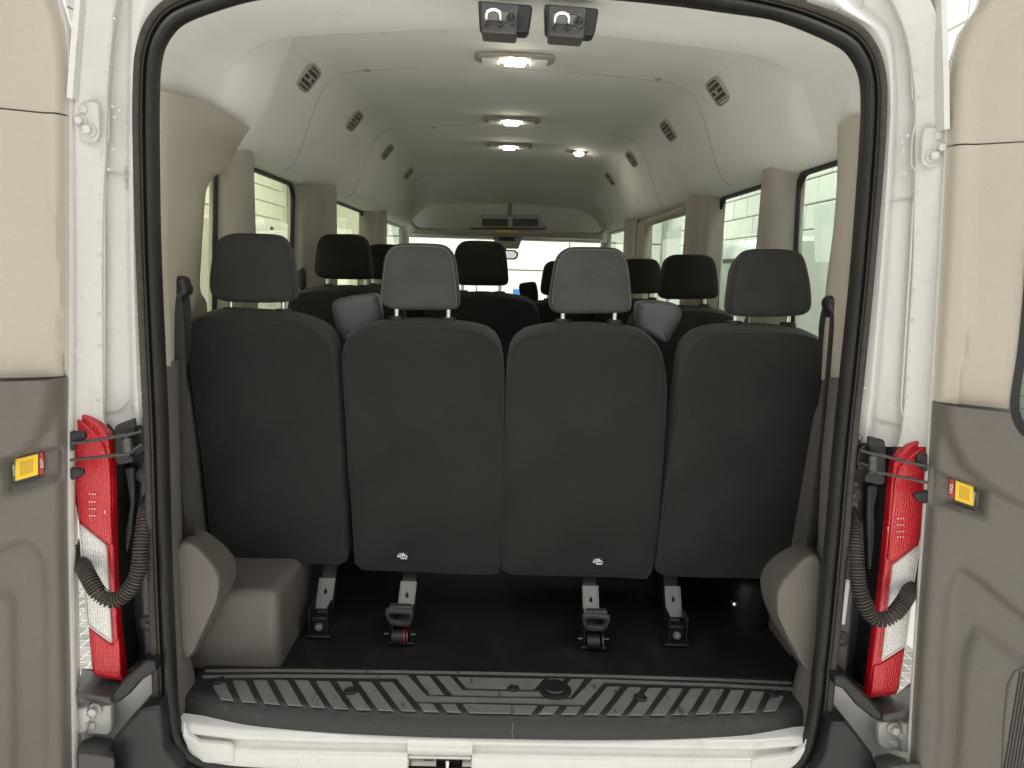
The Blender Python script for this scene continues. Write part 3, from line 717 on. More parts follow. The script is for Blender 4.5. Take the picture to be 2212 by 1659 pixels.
rowsPR = [
 [(1700, -110, .03), (1750, -110, .01), (1790, -105, .02), (1812, -100, .05), (1850, -92, .048), (1875, -85, .022), (1905, -70, .015), (1965, -50, -.012)],
 [(1740, 0, .03), (1800, 0, .01), (1828, -6, .02), (1850, -8, .05), (1915, -5, .048), (1925, -2, .022), (1940, 0, .015), (2010, 0, -.012)],
 RR(60, (1848, 1890, 1908, 1922, 1946, 1952, 1968, 2030)), RR(111, (1885, 1918, 1926, 1932, 1958, 1965, 1982, 2038)),
 RR(208, (1905, 1925, 1931, 1938, 1970, 1976, 1994, 2044)), RR(347, (1898, 1920, 1926, 1933, 1971, 1977, 1992, 2042)), RR(450, (1890, 1914, 1920, 1926, 1969, 1975, 1993, 2038)),
 RR(576, (1882, 1905, 1911, 1917, 1966, 1972, 1991, 2036)), RR(781, (1862, 1889, 1895, 1901, 1953, 1959, 1979, 2028)), RR(885, (1852, 1879, 1885, 1891, 1947, 1953, 1970, 2018)),
 RR(940, (1846, 1872, 1880, 1886, 1940, 1946, 1962, 2010)), RR(965, (1843, 1868, 1876, 1882, 1934, 1938, 1955, 2006))]
postgrid(rowsPR)
# spot welds, seam lines and sealer on the posts
def dimple(px, py, Y):
    v, f = disc(aY(px, py, Y)+V((0, .001, 0)), (0, -1, 0), .0035, .0018, 12, .001); vp('spot_weld', v, f, WHT)
for px, py in ((246, 39), (235, 97), (224, 156), (243, 230), (257, 239), (247, 253), (244, 322), (211, 354), (235, 366), (213, 420), (212, 483), (211, 552), (214, 552), (206, 609), (213, 679), (214, 748), (211, 864), (297, 677), (301, 793), (305, 850)):
    dimple(px, py, .018)
for px, py in ((1983, 90), (1979, 150), (1985, 211), (1961, 293), (1948, 308), (1951, 325), (1954, 374), (1984, 416), (1983, 504), (1973, 631), (1970, 692), (1963, 760), (1960, 818), (1958, 858), (1927, 876), (1868, 838)):
    dimple(px, py, .018)
def cord(name, pts, r, m): v, f = tube(catmull([aY(*p) for p in pts], 30), r, 6); vp(name, v, f, m)
cord('seam_line', [(224, 372, .044), (250, 376, .044), (278, 381, .03), (298, 383, .008)], .0016, SEALER)
cord('seam_line', [(222, 895, .024), (232, 892, .044), (256, 889, .044), (286, 861, .03), (318, 861, .012)], .0018, SEALER)
cord('seam_line', [(1904, 434, .008), (1925, 436, .03), (1945, 432, .044), (1969, 430, .044)], .0016, SEALER)
cord('seam_line', [(1856, 905, .008), (1884, 905, .04), (1920, 915, .044), (1944, 920, .044)], .0018, SEALER)
cord('seam_line', [(1800, 22, .01), (1815, 16, .012), (1862, 17, .03), (1866, 4, .03), (1866, -20, .03)], .0016, SEALER)
for (X0, X1, y0, y1, Y) in ((270, 272, 360, 410, .04),):
    cord('sealer_run', [(X0, y0, Y), (X1, y1, Y)], .002, SEALER)
cord('flange_edge', [(240, 60, .04), (239, 150, .04), (236, 168, .035), (222, 176, .022), (217, 184, .02), (232, 205, .03), (235, 220, .032), (233, 314, .032), (222, 324, .02), (206, 336, .014), (212, 348, .018), (224, 368, .03), (225, 500, .03), (224, 880, .03), (218, 896, .02), (206, 910, .015)], .0024, WHT)
cord('flange_edge', [(1968, 80, .03), (1971, 200, .032), (1975, 225, .03), (1990, 234, .018), (1994, 242, .015), (1976, 268, .025), (1971, 300, .03), (1970, 360, .03), (1992, 385, .015), (1996, 396, .014), (1978, 412, .026), (1973, 440, .03), (1967, 560, .03), (1953, 781, .03), (1947, 890, .03), (1960, 918, .018), (1964, 935, .015)], .0024, WHT)

# ---- upper hinges
def hinge(poly, bolts, Y, side):
    r = vpart('door_hinge')
    q = [aY(x, y, Y) for x, y in poly]
    v, f = slab(q, (0, .012, 0)); obj('hinge_plate', v, f, WHTG, r, bevel=.006, segs=3)
    for (x, y, rr, kind) in bolts:
        c = aY(x, y, Y)
        if kind: hexbolt(c, (0, -1, 0), rr, .014, WHTG, r)
        else:
            v, f = disc(c, (0, -1, 0), rr, .004, 18, .001); obj('plug', v, f, WHTG, r)
hinge([(158, 219), (196, 217), (207, 218), (212, 226), (213, 290), (208, 305), (199, 308), (158, 306)], [(181, 236, .009, 0), (176, 262, .009, 1), (194, 282, .010, 1)], -.006, -1)
hinge([(1999, 274), (2008, 272), (2050, 276), (2050, 364), (2012, 362), (1998, 358), (1991, 348), (1993, 300)], [(2026, 293, .009, 0), (2028, 320, .009, 1), (2012, 338, .010, 1)], -.006, 1)

# ---- lower body below the lamps
def pslab(name, poly, Y, dep, m, parent=van, bevel=.004, **k):
    v, f = slab([aY(x, y, Y) for x, y in poly], (0, dep, 0)); o = obj(name, v, f, m, parent, bevel=bevel, **k)
    if parent is van: o.location = (0, 0, -GZ)
    return o
# black covers between lamp and seal
pslab('corner_cover', [(238, 905), (330, 880), (345, 1100), (352, 1434), (262, 1445), (244, 1200)], .085, .02, BLK)
pslab('corner_cover', [(1935, 950), (1842, 925), (1822, 1150), (1790, 1470), (1888, 1485), (1912, 1200)], .085, .02, BLK)
pslab('screw_panel', [(300, 998), (335, 990), (345, 1200), (352, 1425), (308, 1425), (296, 1180)], .05, .03, BLKS, bevel=.01, segs=3)
pslab('screw_panel', [(1862, 1040), (1828, 1030), (1818, 1250), (1795, 1460), (1832, 1465), (1852, 1250)], .05, .03, BLKS, bevel=.01, segs=3)
for px, py in ((312, 1027), (318, 1347), (1845, 1068), (1817, 1380)):
    c = aY(px, py, .048); v, f = disc(c, (0, -1, 0), .020, .003, 24); vp('screw_recess', v, f, BLK)
    hexbolt(c+V((.004 if px < 1000 else -.004, -.003, 0)), (0, -1, 0), .006, .006, DSTL, van, 'screw').location = (0, 0, -GZ)
# white lower body behind the bumper steps
pslab('body_corner', [(238, 1500), (300, 1470), (345, 1420), (352, 1560), (300, 1640), (215, 1640), (165, 1640), (165, 1500)], .035, .03, WHT)
pslab('body_corner', [(1905, 1540), (1850, 1500), (1800, 1450), (1790, 1600), (1840, 1680), (1960, 1690), (1965, 1540)], .035, .03, WHT)
pslab('body_ledge', [(238, 1600), (330, 1575), (345, 1600), (240, 1640)], .02, .06, WHTG)
# upper bumper steps under the lamps
def prismpx(name, top, low_, Y0, Y1, m, parent=van):
    """block with front outline top+low at depth Y0 and back at Y1"""
    return pslab(name, top+low_, Y0, Y1-Y0, m, parent, bevel=.008, segs=3)
def stepblock(front, back, m, name):
    a = [aY(x, y, d) for x, y, d in front]; b = [aY(x, y, d) for x, y, d in back]; n = len(a)
    fs = [tuple(range(n)), tuple(range(2*n-1, n-1, -1))]+[(i, (i+1) % n, n+(i+1) % n, n+i) for i in range(n)]
    o = obj(name, a+b, fs, m, van, bevel=.006, segs=3); o.location = (0, 0, -GZ); return o
stepblock([(163, 1494, -.05), (200, 1502, -.055), (236, 1508, -.055), (240, 1523, -.055), (200, 1516, -.055), (166, 1506, -.05)],
          [(178, 1445, .06), (200, 1448, .06), (264, 1470, .04), (330, 1452, .05), (300, 1452, .06), (178, 1450, .06)], BLKS, 'lamp_step')
pslab('lamp_step_side', [(238, 1502), (264, 1470), (312, 1428), (334, 1430), (336, 1452), (306, 1470), (280, 1500), (258, 1517), (240, 1523)], -.045, .1, BLK, bevel=.006)
stepblock([(1909, 1546, -.055), (1935, 1540, -.055), (1975, 1530, -.05), (1975, 1548, -.05), (1935, 1556, -.055), (1909, 1562, -.055)],
          [(1874, 1506, .04), (1938, 1498, .06), (1965, 1480, .06), (1965, 1490, .06), (1938, 1500, .06), (1840, 1490, .05)], BLKS, 'lamp_step')
pslab('lamp_step_side', [(1911, 1543), (1876, 1508), (1828, 1462), (1804, 1462), (1804, 1484), (1822, 1490), (1850, 1524), (1885, 1552), (1909, 1562)], -.045, .1, BLK, bevel=.006)
# lower bumper ends
stepblock([(168, 1626, -.10), (228, 1634, -.10), (248, 1640, -.10), (248, 1760, -.10), (168, 1760, -.10)],
          [(176, 1598, .0), (205, 1588, .02), (246, 1594, .02), (246, 1760, .02), (176, 1760, .0)], BLKS, 'bumper')
pslab('bumper_side', [(228, 1634), (245, 1594), (302, 1532), (345, 1526), (352, 1620), (385, 1660), (420, 1760), (228, 1760)], -.06, .12, BLK, bevel=.008)
stepblock([(1892, 1662, -.10), (1950, 1652, -.10), (1990, 1648, -.10), (1990, 1780, -.10), (1892, 1780, -.10)],
          [(1888, 1632, .02), (1920, 1626, .02), (1960, 1640, .0), (1960, 1780, .0), (1888, 1780, .02)], BLKS, 'bumper')
pslab('bumper_side', [(1895, 1660), (1886, 1630), (1832, 1562), (1797, 1562), (1785, 1630), (1768, 1665), (1740, 1780), (1895, 1780)], -.06, .12, BLK, bevel=.008)
# lower hinges
def lowhinge(s, poly, bolts, arm):
    r = vpart('door_hinge')
    pslab('hinge_plate', poly, -.01, .02, WHTG, r, bevel=.004); pslab('hinge_arm', arm, -.03, .03, WHTG, r, bevel=.006)
    for (x, y, rr, k) in bolts:
        c = aY(x, y, -.012)
        if k: hexbolt(c, (0, -1, 0), rr, .016, WHTG, r)
        else: v, f = disc(c, (0, -1, 0), rr, .004, 18); obj('plug', v, f, WHTG, r)
lowhinge(-1, [(186, 1532), (238, 1524), (240, 1580), (232, 1590), (186, 1585)], [(207, 1531, .011, 1), (194, 1543, .010, 1), (199, 1567, .009, 0)], [(148, 1535), (186, 1530), (186, 1582), (148, 1594)])
lowhinge(1, [(1898, 1562), (1954, 1560), (1954, 1625), (1908, 1618), (1898, 1608)], [(1929, 1572, .011, 1), (1943, 1583, .010, 1), (1932, 1606, .009, 0)], [(1952, 1566), (1980, 1560), (1980, 1630), (1952, 1626)])
v, f = boxm(aY(340, 1260, .05), (.02, .01, .12)); vp('body_opening', v, f, WHT, bevel=.004)
v, f = boxm(aY(1822, 1300, .05), (.02, .01, .12)); vp('body_opening', v, f, WHT, bevel=.004)

# ---- tail lamps
def lamp(outl, clear, red2, strip, Y=-.012):
    r = vpart('tail_lamp')
    o = [aY(x, y, Y+.012) for x, y in outl]; v, f = slab(o, (0, .028, 0)); obj('housing', v, f, RLENS, r, bevel=.006, segs=3)
    cc = sum(o, V())/len(o); v, f = slab([p.lerp(cc, .04)+V((0, .03, 0)) for p in o], (0, .05, 0)); obj('back_shell', v, f, BLK, r)
    for (n, poly, m, d) in (('clear_lens', clear, CLENS, .004), ('lower_red_lens', red2, RLENS, .006), ('upper_red_lens', strip, RLENS, .006)):
        q = [aY(x, y, Y+.006) for x, y in poly]
        v, f = slab(q, (0, .012, 0)); obj(n, v, f, m, r, bevel=.003, segs=2)
    # white edging of the clear window
    q = [aY(x, y, Y+.003) for x, y in clear]; q2 = resample(q, 60, True); v, f = tube(q2, .0016, 6, closed=True); obj('lens_border', v, f, WHT, r)
    return r
oL = [(158, 880), (185, 898), (208, 914), (228, 936), (236, 960), (240, 1010), (242, 1100), (246, 1250), (252, 1361), (266, 1474), (202, 1463), (196, 1440), (190, 1370), (184, 1300), (176, 1200), (168, 1130), (158, 1060)]
LL = lamp(oL, [(171, 1133), (228, 1179), (232, 1240), (240, 1388), (189, 1350), (184, 1291), (176, 1200)],
     [(191, 1357), (241, 1396), (256, 1380), (262, 1466), (204, 1457), (196, 1420)],
     [(162, 900), (198, 930), (222, 962), (236, 1000), (238, 1100), (242, 1180), (232, 1176), (170, 1126), (162, 1060)])
oR = [(2006, 938), (1965, 962), (1942, 986), (1932, 1002), (1926, 1059), (1921, 1118), (1912, 1215), (1899, 1326), (1885, 1430), (1874, 1511), (1937, 1503), (1945, 1486), (1958, 1395), (1972, 1290), (1985, 1190), (1998, 1120), (2006, 1060)]
RL = lamp(oR, [(1986, 1180), (1930, 1222), (1922, 1290), (1906, 1427), (1956, 1395), (1964, 1330), (1974, 1260)],
     [(1955, 1403), (1906, 1436), (1890, 1440), (1880, 1502), (1934, 1495), (1943, 1470)],
     [(2002, 960), (1968, 986), (1944, 1010), (1934, 1040), (1928, 1110), (1918, 1210), (1930, 1214), (1984, 1172), (1996, 1100), (2002, 1050)])
for r, pts in ((LL, [(x, y) for y in (1067, 1084, 1099, 1114) for x in (194, 200, 205)]+[(227, 1104), (227, 1108)]), (RL, [(x, y) for y in (1120, 1134, 1148, 1160) for x in (1939, 1945, 1951)]+[(1918, 1140), (1918, 1146)])):
    for (x, y) in pts:
        v, f = disc(aY(x, y, -.0105), (0, -1, 0), .0019, .0012, 8, .001); obj('reflector_dot', v, f, CHR, r)

# ---- door checks: bracket, spring and two rods
def check(s, brk, bolt, sp, rods, claws, mat2=BLK):
    r = vpart('door_check')
    pslab('cover_plate', brk[0], -.02, .012, mat2, r, bevel=.005); pslab('bracket', brk[1], -.008, .02, BLK, r, bevel=.004)
    pslab('mount_tab', brk[2], .0, .01, BLK, r, bevel=.003)
    c = aY(*bolt, -.004); v, f = disc(c, (0, -1, 0), .007, .006, 14, .004); obj('bolt', v, f, STL, r)
    (x, y0, y1) = sp; a, b = aY(x, y0, -.03), aY(x-3*s, y1, -.03); path = []
    ax = (b-a); n = ax.normalized(); e1 = V((1, 0, 0)); e2 = n.cross(e1)
    for i in range(9*14+1):
        t = i/(9*14); an = 2*math.pi*9*t; path.append(a+ax*t+e1*(.0095*math.cos(an))+e2*(.0095*math.sin(an)))
    v, f = tube(path, .0021, 6); obj('spring', v, f, STL, r)
    v, f = tube([a-ax*.2, b+ax*.2], .0075, 12); obj('spring_core', v, f, DSTL, r)
    for rd in rods:
        v, f = tube(catmull([aY(*p) for p in rd], 24), [.0036]*24, 8); obj('rod', v, f, DSTL, r)
    for cl in claws: pslab('claw', cl, -.05, .012, BLK, r, bevel=.005)
check(-1, ([(250, 918), (290, 903), (292, 925), (268, 965), (285, 990), (290, 998), (252, 1007), (246, 990), (245, 928)],
           [(282, 928), (292, 920), (313, 930), (318, 950), (316, 968), (298, 985), (284, 978)],
           [(306, 905), (311, 894), (320, 891), (324, 905), (322, 930), (308, 925)]), (315, 904), (274, 948, 976),
      [[(152, 958, -.06), (200, 952, -.05), (250, 943, -.04), (280, 938, -.035), (306, 932, -.02)], [(152, 994, -.06), (200, 989, -.05), (250, 983, -.04), (270, 981, -.035), (284, 974, -.03), (306, 960, -.015)]],
      [[(150, 932), (180, 932), (184, 945), (176, 955), (162, 962), (157, 975), (150, 975)], [(150, 1010), (178, 1013), (181, 1024), (170, 1032), (157, 1038), (150, 1038)]])
check(1, ([(1912, 951), (1877, 942), (1876, 960), (1890, 1000), (1870, 1030), (1868, 1042), (1902, 1050), (1914, 1045), (1916, 968)],
          [(1884, 960), (1870, 960), (1854, 970), (1850, 1000), (1856, 1015), (1872, 1018), (1884, 1014)],
          [(1862, 945), (1857, 936), (1850, 934), (1846, 950), (1848, 968), (1860, 962)]), (1855, 945), (1887, 985, 1015),
      [[(2004, 1007, -.06), (1960, 998, -.05), (1910, 985, -.04), (1885, 980, -.035), (1860, 973, -.02)], [(2004, 1043, -.06), (1960, 1033, -.05), (1910, 1023, -.04), (1893, 1019, -.035), (1878, 1008, -.03), (1860, 1000, -.015)]],
      [[(2006, 980), (1984, 981), (1979, 1000), (1988, 1010), (1996, 1020), (2006, 1020)], [(2006, 1058), (1990, 1064), (1974, 1066), (1978, 1080), (1990, 1087), (2006, 1090)]])
pslab('check_strap', [(1876, 1050), (1900, 1050), (1890, 1100), (1893, 1200), (1888, 1240), (1878, 1230), (1874, 1120)], .06, .015, BLKS)
pslab('check_strap', [(288, 1010), (268, 1012), (276, 1060), (280, 1090), (270, 1150), (262, 1240), (282, 1160), (290, 1080)], .06, .015, BLKS)

# ---- corrugated wiring hoses
def hose(pts, name='wiring_hose'):
    r = vpart(name)
    path = catmull([aY(*p) for p in pts], 420); rad = []
    L = 0
    for i, p in enumerate(path):
        if i: L += (p-path[i-1]).length
        ph = (L/.0068) % 1.0
        rad.append(.0155+.0026*(1 if .18 < ph < .68 else -1)*min(1, 1))
    v, f = tube(path, rad, 16); obj('corrugated_tube', v, f, MATS['hose'], r, auto=25)
    a = path[0]; v, f = tube([a+V((0, .03, .02)), a, path[6]], .0175, 16); obj('grommet', v, f, RUB, r)
mat('hose', (.052, .043, .036), .6, spec=.4, noise=200, var=.3, vscale=20)
hose([(318, 1092, .03), (312, 1130, -.005), (305, 1180, -.03), (300, 1230, -.045), (285, 1265, -.055), (262, 1290, -.06), (238, 1296, -.065), (212, 1280, -.07), (190, 1244, -.05), (174, 1212, .0), (150, 1168, .07)])
hose([(1846, 1128, .03), (1847, 1170, -.005), (1850, 1220, -.03), (1856, 1270, -.045), (1868, 1305, -.055), (1885, 1332, -.06), (1908, 1338, -.065), (1932, 1325, -.07), (1954, 1297, -.05), (1970, 1266, .0), (1994, 1216, .07)])

# ---- sill: white step-over and the plastic tread plate
def yfront(x): return -.006+.058*abs((x-.012)/.79)**2.6
XC = .012
xs = [XC-.79+i*1.58/60 for i in range(61)]
def sillz(x): return 0
prof = [(.175, .004, 0), (.165, .006, 0), (.12, .004, 0), (.03, .003, 0), (.012, .001, 0), (.003, -.004, 0), (-.004, -.014, 0), (-.008, -.03, 0), (-.010, -.056, 0), (.0, -.062, 0), (.03, -.062, 0)]
sp = vpart('sill_plate')
rows = []
for (dy, z, _) in prof:
    r = []
    for x in xs:
        yf = yfront(x); r.append(V((x, dy if dy > .1 else yf+dy+.004, z)))
    rows.append(r)
v, f = grid(rows); obj('tread_base', v, f, SILL, sp, solid=.003, auto=60)
def C4(x, y): return (384+.3264*x, 1421+.3264*y)
pads = [[(230, 180), (315, 165), (375, 285), (285, 275)], [(360, 155), (452, 152), (525, 297), (425, 290)], [(497, 152), (592, 150), (678, 310), (575, 300)],
        [(635, 150), (730, 150), (830, 320), (730, 312)], [(773, 152), (868, 152), (982, 330), (882, 325)], [(913, 157), (1008, 157), (1133, 338), (1030, 335)],
        [(1053, 160), (1150, 160), (1283, 345), (1180, 342)], [(1193, 162), (1288, 162), (1430, 350), (1330, 347)], [(1333, 163), (1428, 163), (1580, 353), (1480, 350)],
        [(1593, 303), (1690, 305), (1728, 358), (1630, 355)], [(1740, 306), (1840, 308), (1877, 362), (1780, 358)], [(1573, 122), (1670, 122), (1765, 245), (1670, 245)]]
def padobj(pts, name='tread_pad'):
    c = sum(pts, V())/len(pts)
    q = [V((p.x, p.y, .0045)) for p in pts]; n = len(q)
    top = [V((p.x, p.y, .0078)) for p in inset(q, .0025, V((0, 0, 1)))]
    vs = q+top; fs = [tuple(range(n, 2*n))]+[(i, (i+1) % n, n+(i+1) % n, n+i) for i in range(n)]
    o = obj(name, vs, fs, PAD, sp, auto=25); return o
for p in pads:
    w_ = [aZ(*C4(*q), .006) for q in p]; padobj(w_); padobj([V((2*XC-q.x, q.y, q.z)) for q in w_][::-1])
def mirrored(half):   # half outline from the left end to the centre line, top then bottom
    w_ = [aZ(*C4(*q), .006) for q in half]; return w_
def strip(top, bot):
    t = [aZ(*C4(*q), .006) for q in top]; b = [aZ(*C4(*q), .006) for q in bot]
    for p in (t[-1], b[-1]): p.x = XC
    tt = t+[V((2*XC-p.x, p.y, p.z)) for p in t[::-1][1:]]; bb = b+[V((2*XC-p.x, p.y, p.z)) for p in b[::-1][1:]]
    n = len(tt); vs = [V((p.x, p.y, .0045)) for p in tt+bb]+[V((p.x, p.y, .0078)) for p in tt+bb]; fs = []
    for i in range(n-1):
        fs += [(2*n+i, 2*n+i+1, 3*n+i+1, 3*n+i), (i, i+1, 2*n+i+1, 2*n+i), (n+i, n+i+1, 3*n+i+1, 3*n+i)]
    obj('tread_strip', vs, fs, PAD, sp, auto=25)
strip([(185, 80), (640, 78), (1400, 86), (2212, 100)], [(180, 97), (640, 95), (1400, 103), (2212, 118)])
strip([(165, 119), (640, 113), (1520, 118), (1650, 258), (2212, 270)], [(160, 134), (640, 130), (1445, 137), (1575, 290), (2212, 299)])
strip([(1710, 125), (1803, 126), (1885, 218), (2212, 226)], [(1712, 128), (1720, 134), (1815, 246), (2212, 257)])
strip([(1845, 130), (1860, 131), (2212, 139)], [(1850, 134), (1912, 204), (2212, 210)])
strip([(1885, 310), (1895, 310), (2212, 316)], [(1889, 314), (1928, 364), (2212, 369)])
for (px, py, rr) in ((758, 1493, .017), (1383, 1508, .017), (1109, 1488, .015), (472, 1472, .016), (1669, 1499, .016)):
    c = aZ(px, py, .008); v, f = disc(c, (0, 0, 1), rr, .004, 24); obj('screw_cap', v, f, SILL, sp)
    v, f = tube([c+V((rr*.62*math.cos(a*.2618), rr*.62*math.sin(a*.2618), .004)) for a in range(24)], .0016, 6, closed=True); obj('cap_ring', v, f, BLK, sp)
c = aZ(1199, 1491, .008); v, f = disc(c, (0, 0, 1), .042, .004, 36); obj('cup_flange', v, f, SILL, sp)
v, f = disc(c+V((0, 0, .004)), (0, 0, 1), .031, .010, 36, -.002); obj('rubber_plug', v, f, BLK, sp)
v, f = tube([aY(1107, 1562, -.018), aY(1108, 1570, -.019), aY(1106, 1582, -.019), aY(1107, 1594, -.019)], .0011, 5); obj('crack', v, f, PAD, sp)

# white sill under the plate
sl2 = vpart('rear_sill')
def sillrow(yy): return yy
prf = [(.03, -.055), (.004, -.060), (-.004, -.068), (-.006, -.079), (.006, -.086), (.008, -.104), (-.004, -.110), (-.008, -.125), (-.008, -.165), (.02, -.175)]
prf = [V((0, a, b)) for a, b in prf]
def sillpiece(x0, x1, pr, name='sill_skin'):
    n = max(2, int((x1-x0)/.03)); rows = []
    for p in catmull(pr, 40):
        r = []
        for i in range(n+1):
            x = x0+(x1-x0)*i/n; e = abs(x-XC)/.79
            r.append(V((x, p.y+.05*max(0, e-.55)**2*(1 if p.z > -.1 else .3), p.z+.012*max(0, e-.8)/.2)))
        rows.append(r)
    v, f = grid(rows); return obj(name, v, f, WHT, sl2, auto=70, solid=.003)
a0, a1 = aY(880, 1640, -.01).x, aY(1020, 1640, -.01).x
sillpiece(XC-.795, a0, prf); sillpiece(a1, XC+.785, prf)
sillpiece(a0, a1, [V((0, a, b)) for a, b in ((.03, -.055), (.004, -.060), (-.006, -.066), (-.008, -.078), (-.006, -.090), (-.006, -.098), (.0, -.112), (.005, -.1165))])
v, f = boxm(((a0+a1)/2, .075, -.16), (a1-a0+.01, .01, .11)); obj('latch_pocket', v, f, WHTG, sl2)
v, f = boxm(((a0+a1)/2, .035, -.118), (a1-a0, .08, .006)); obj('pocket_roof', v, f, WHTG, sl2)
for x in (a0, a1): v, f = boxm((x, .035, -.15), (.004, .08, .07)); obj('pocket_side', v, f, WHTG, sl2)
lt = vpart('door_latch')
cx = aY(970, 1640, .02).x
v, f = boxm((cx, .045, -.147), (.066, .05, .05)); obj('latch_body', v, f, BLK, lt, bevel=.006)
v, f = tube([(cx-.002, -.005, -.125), (cx-.002, -.012, -.14), (cx-.002, .0, -.17)], .005, 10); obj('striker', v, f, CHR, lt)
for s in (-1, 1): hexbolt((cx+s*.022, .02, -.132), (0, -1, 0), .005, .005, DSTL, lt)
v, f = boxm((cx-.052, .03, -.132), (.025, .03, .024)); obj('bracket', v, f, STL, lt, bevel=.002)
# raised corner pads of the sill
for s, px in ((-1, 432), (1, 1708)):
    q = [aY(x, y, -.012) for x, y in (((395, 1560), (405, 1590), (430, 1606), (490, 1610), (504, 1618), (506, 1650), (440, 1652), (405, 1620), (392, 1590)) if s < 0 else ((1746, 1590), (1738, 1615), (1715, 1632), (1640, 1640), (1624, 1646), (1622, 1680), (1690, 1684), (1730, 1655), (1750, 1620)))]
    v, f = slab(q, (0, .02, 0)); obj('corner_pad', v, f, WHT, sl2, bevel=.006, segs=3)

# ---- latch strikers hanging from the top of the opening
def striker(px, py):
    r = vpart('door_striker')
    c = aY(px, py, -.005)
    v, f = slab([c+V((x, 0, z)) for x, z in ((-.056, .032), (.056, .027), (.057, .018), (.052, -.022), (.045, -.028), (-.043, -.025), (-.052, -.020))], (0, .04, 0)); obj('base_plate', v, f, BLK, r, bevel=.008, segs=3)
    k = V((-.010, 0, -.006))
    v, f = slab([c+k+V((x, -.03, z)) for x, z in ((-.038, .026), (.038, .023), (.036, -.036), (-.036, -.034))], (0, .06, 0)); obj('housing', v, f, BLKS, r, bevel=.005, segs=3)
    v, f = slab([c+k+V((x, -.0325, z)) for x, z in ((-.030, .008), (.032, .006), (.032, -.014), (.026, -.021), (.014, -.021), (.012, -.012), (-.016, -.010), (-.030, -.012))], (0, .004, 0)); obj('striker_plate', v, f, STL, r, bevel=.001)
    b = c+k+V((-.012, -.034, -.004)); pth = [b+V((-.014, .004, -.014)), b+V((-.014, -.012, -.010)), b+V((-.013, -.020, -.001)), b+V((-.006, -.023, .004)), b+V((.006, -.023, .004)), b+V((.013, -.020, -.001)), b+V((.014, -.012, -.010)), b+V((.014, .004, -.014))]
    v, f = tube(catmull(pth, 30), .0042, 10); obj('striker_loop', v, f, CHR, r)
    for s in (-1, 1): v, f = disc(b+V((s*.014, -.001, -.013)), (0, -1, 0), .006, .003, 14); obj('rivet', v, f, DSTL, r)
    d = c+k+V((.024, -.034, -.008)); v, f = disc(d, (0, -1, 0), .0115, .004, 22); obj('pin_washer', v, f, DSTL, r)
    v, f = tube([d, d+V((0, -.012, .004)), d+V((0, -.022, .008))], [.0075, .006, .003], 14); obj('guide_pin', v, f, STL, r)
striker(1090, 38); striker(1233, 45)

# ================================================================== REAR DOORS
def door(side, E, ang, trimedge, splits, ex):
    """E: hinge-side corner of the trim plane; ang from the van axis; side -1 left, +1 right"""
    d = V((side*math.sin(ang), -math.cos(ang), 0)); n = V((-side*math.cos(ang), -math.sin(ang), 0))
    r = vpart('rear_door')
    def hit(px, py): p = aN(px, py, E, n); return (p-E).dot(d), p.z
    def at(u, z, w_=0): return E+d*u+n*w_+V((0, 0, z-E.z))
    return r, d, n, hit, at
def fld_grid(r, name, m, us, zs, edge, fn, at):
    """edge(z)->u of hinge-side trim edge ; fn(u,z)->relief"""
    rows = []
    for z in zs:
        e = edge(z); row = []
        for t in us:
            u = e+t; row.append(at(u, z, fn(u, z)))
        rows.append(row)
    v, f = grid(rows); return obj(name, v, f, m, r, auto=60, solid=.003)
def interp(tab):
    def g(z):
        t = sorted(tab)
        if z <= t[0][0]: return t[0][1]
        for (a, b), (c, e) in zip(t, t[1:]):
            if z <= c: return b+(e-b)*(z-a)/(c-a)
        return t[-1][1]
    return g
us = [0, .002, .005, .009, .014, .02, .027, .035, .043, .051, .06, .068, .076, .084, .092, .1, .108, .116, .124, .132, .14, .15, .16, .17, .18, .19, .2, .21, .22, .23, .24, .26, .28, .30, .33, .36, .4, .45, .5, .55, .6, .64, .66, .67]
def zr(a, b, n): return [a+(b-a)*i/n for i in range(n+1)]
def seg_d(p, a, b):
    ax, ay = a; bx, by = b; px, py = p; L2 = (bx-ax)**2+(by-ay)**2
    t = max(0, min(1, ((px-ax)*(bx-ax)+(py-ay)*(by-ay))/L2)); return math.hypot(px-ax-t*(bx-ax), py-ay-t*(by-ay))
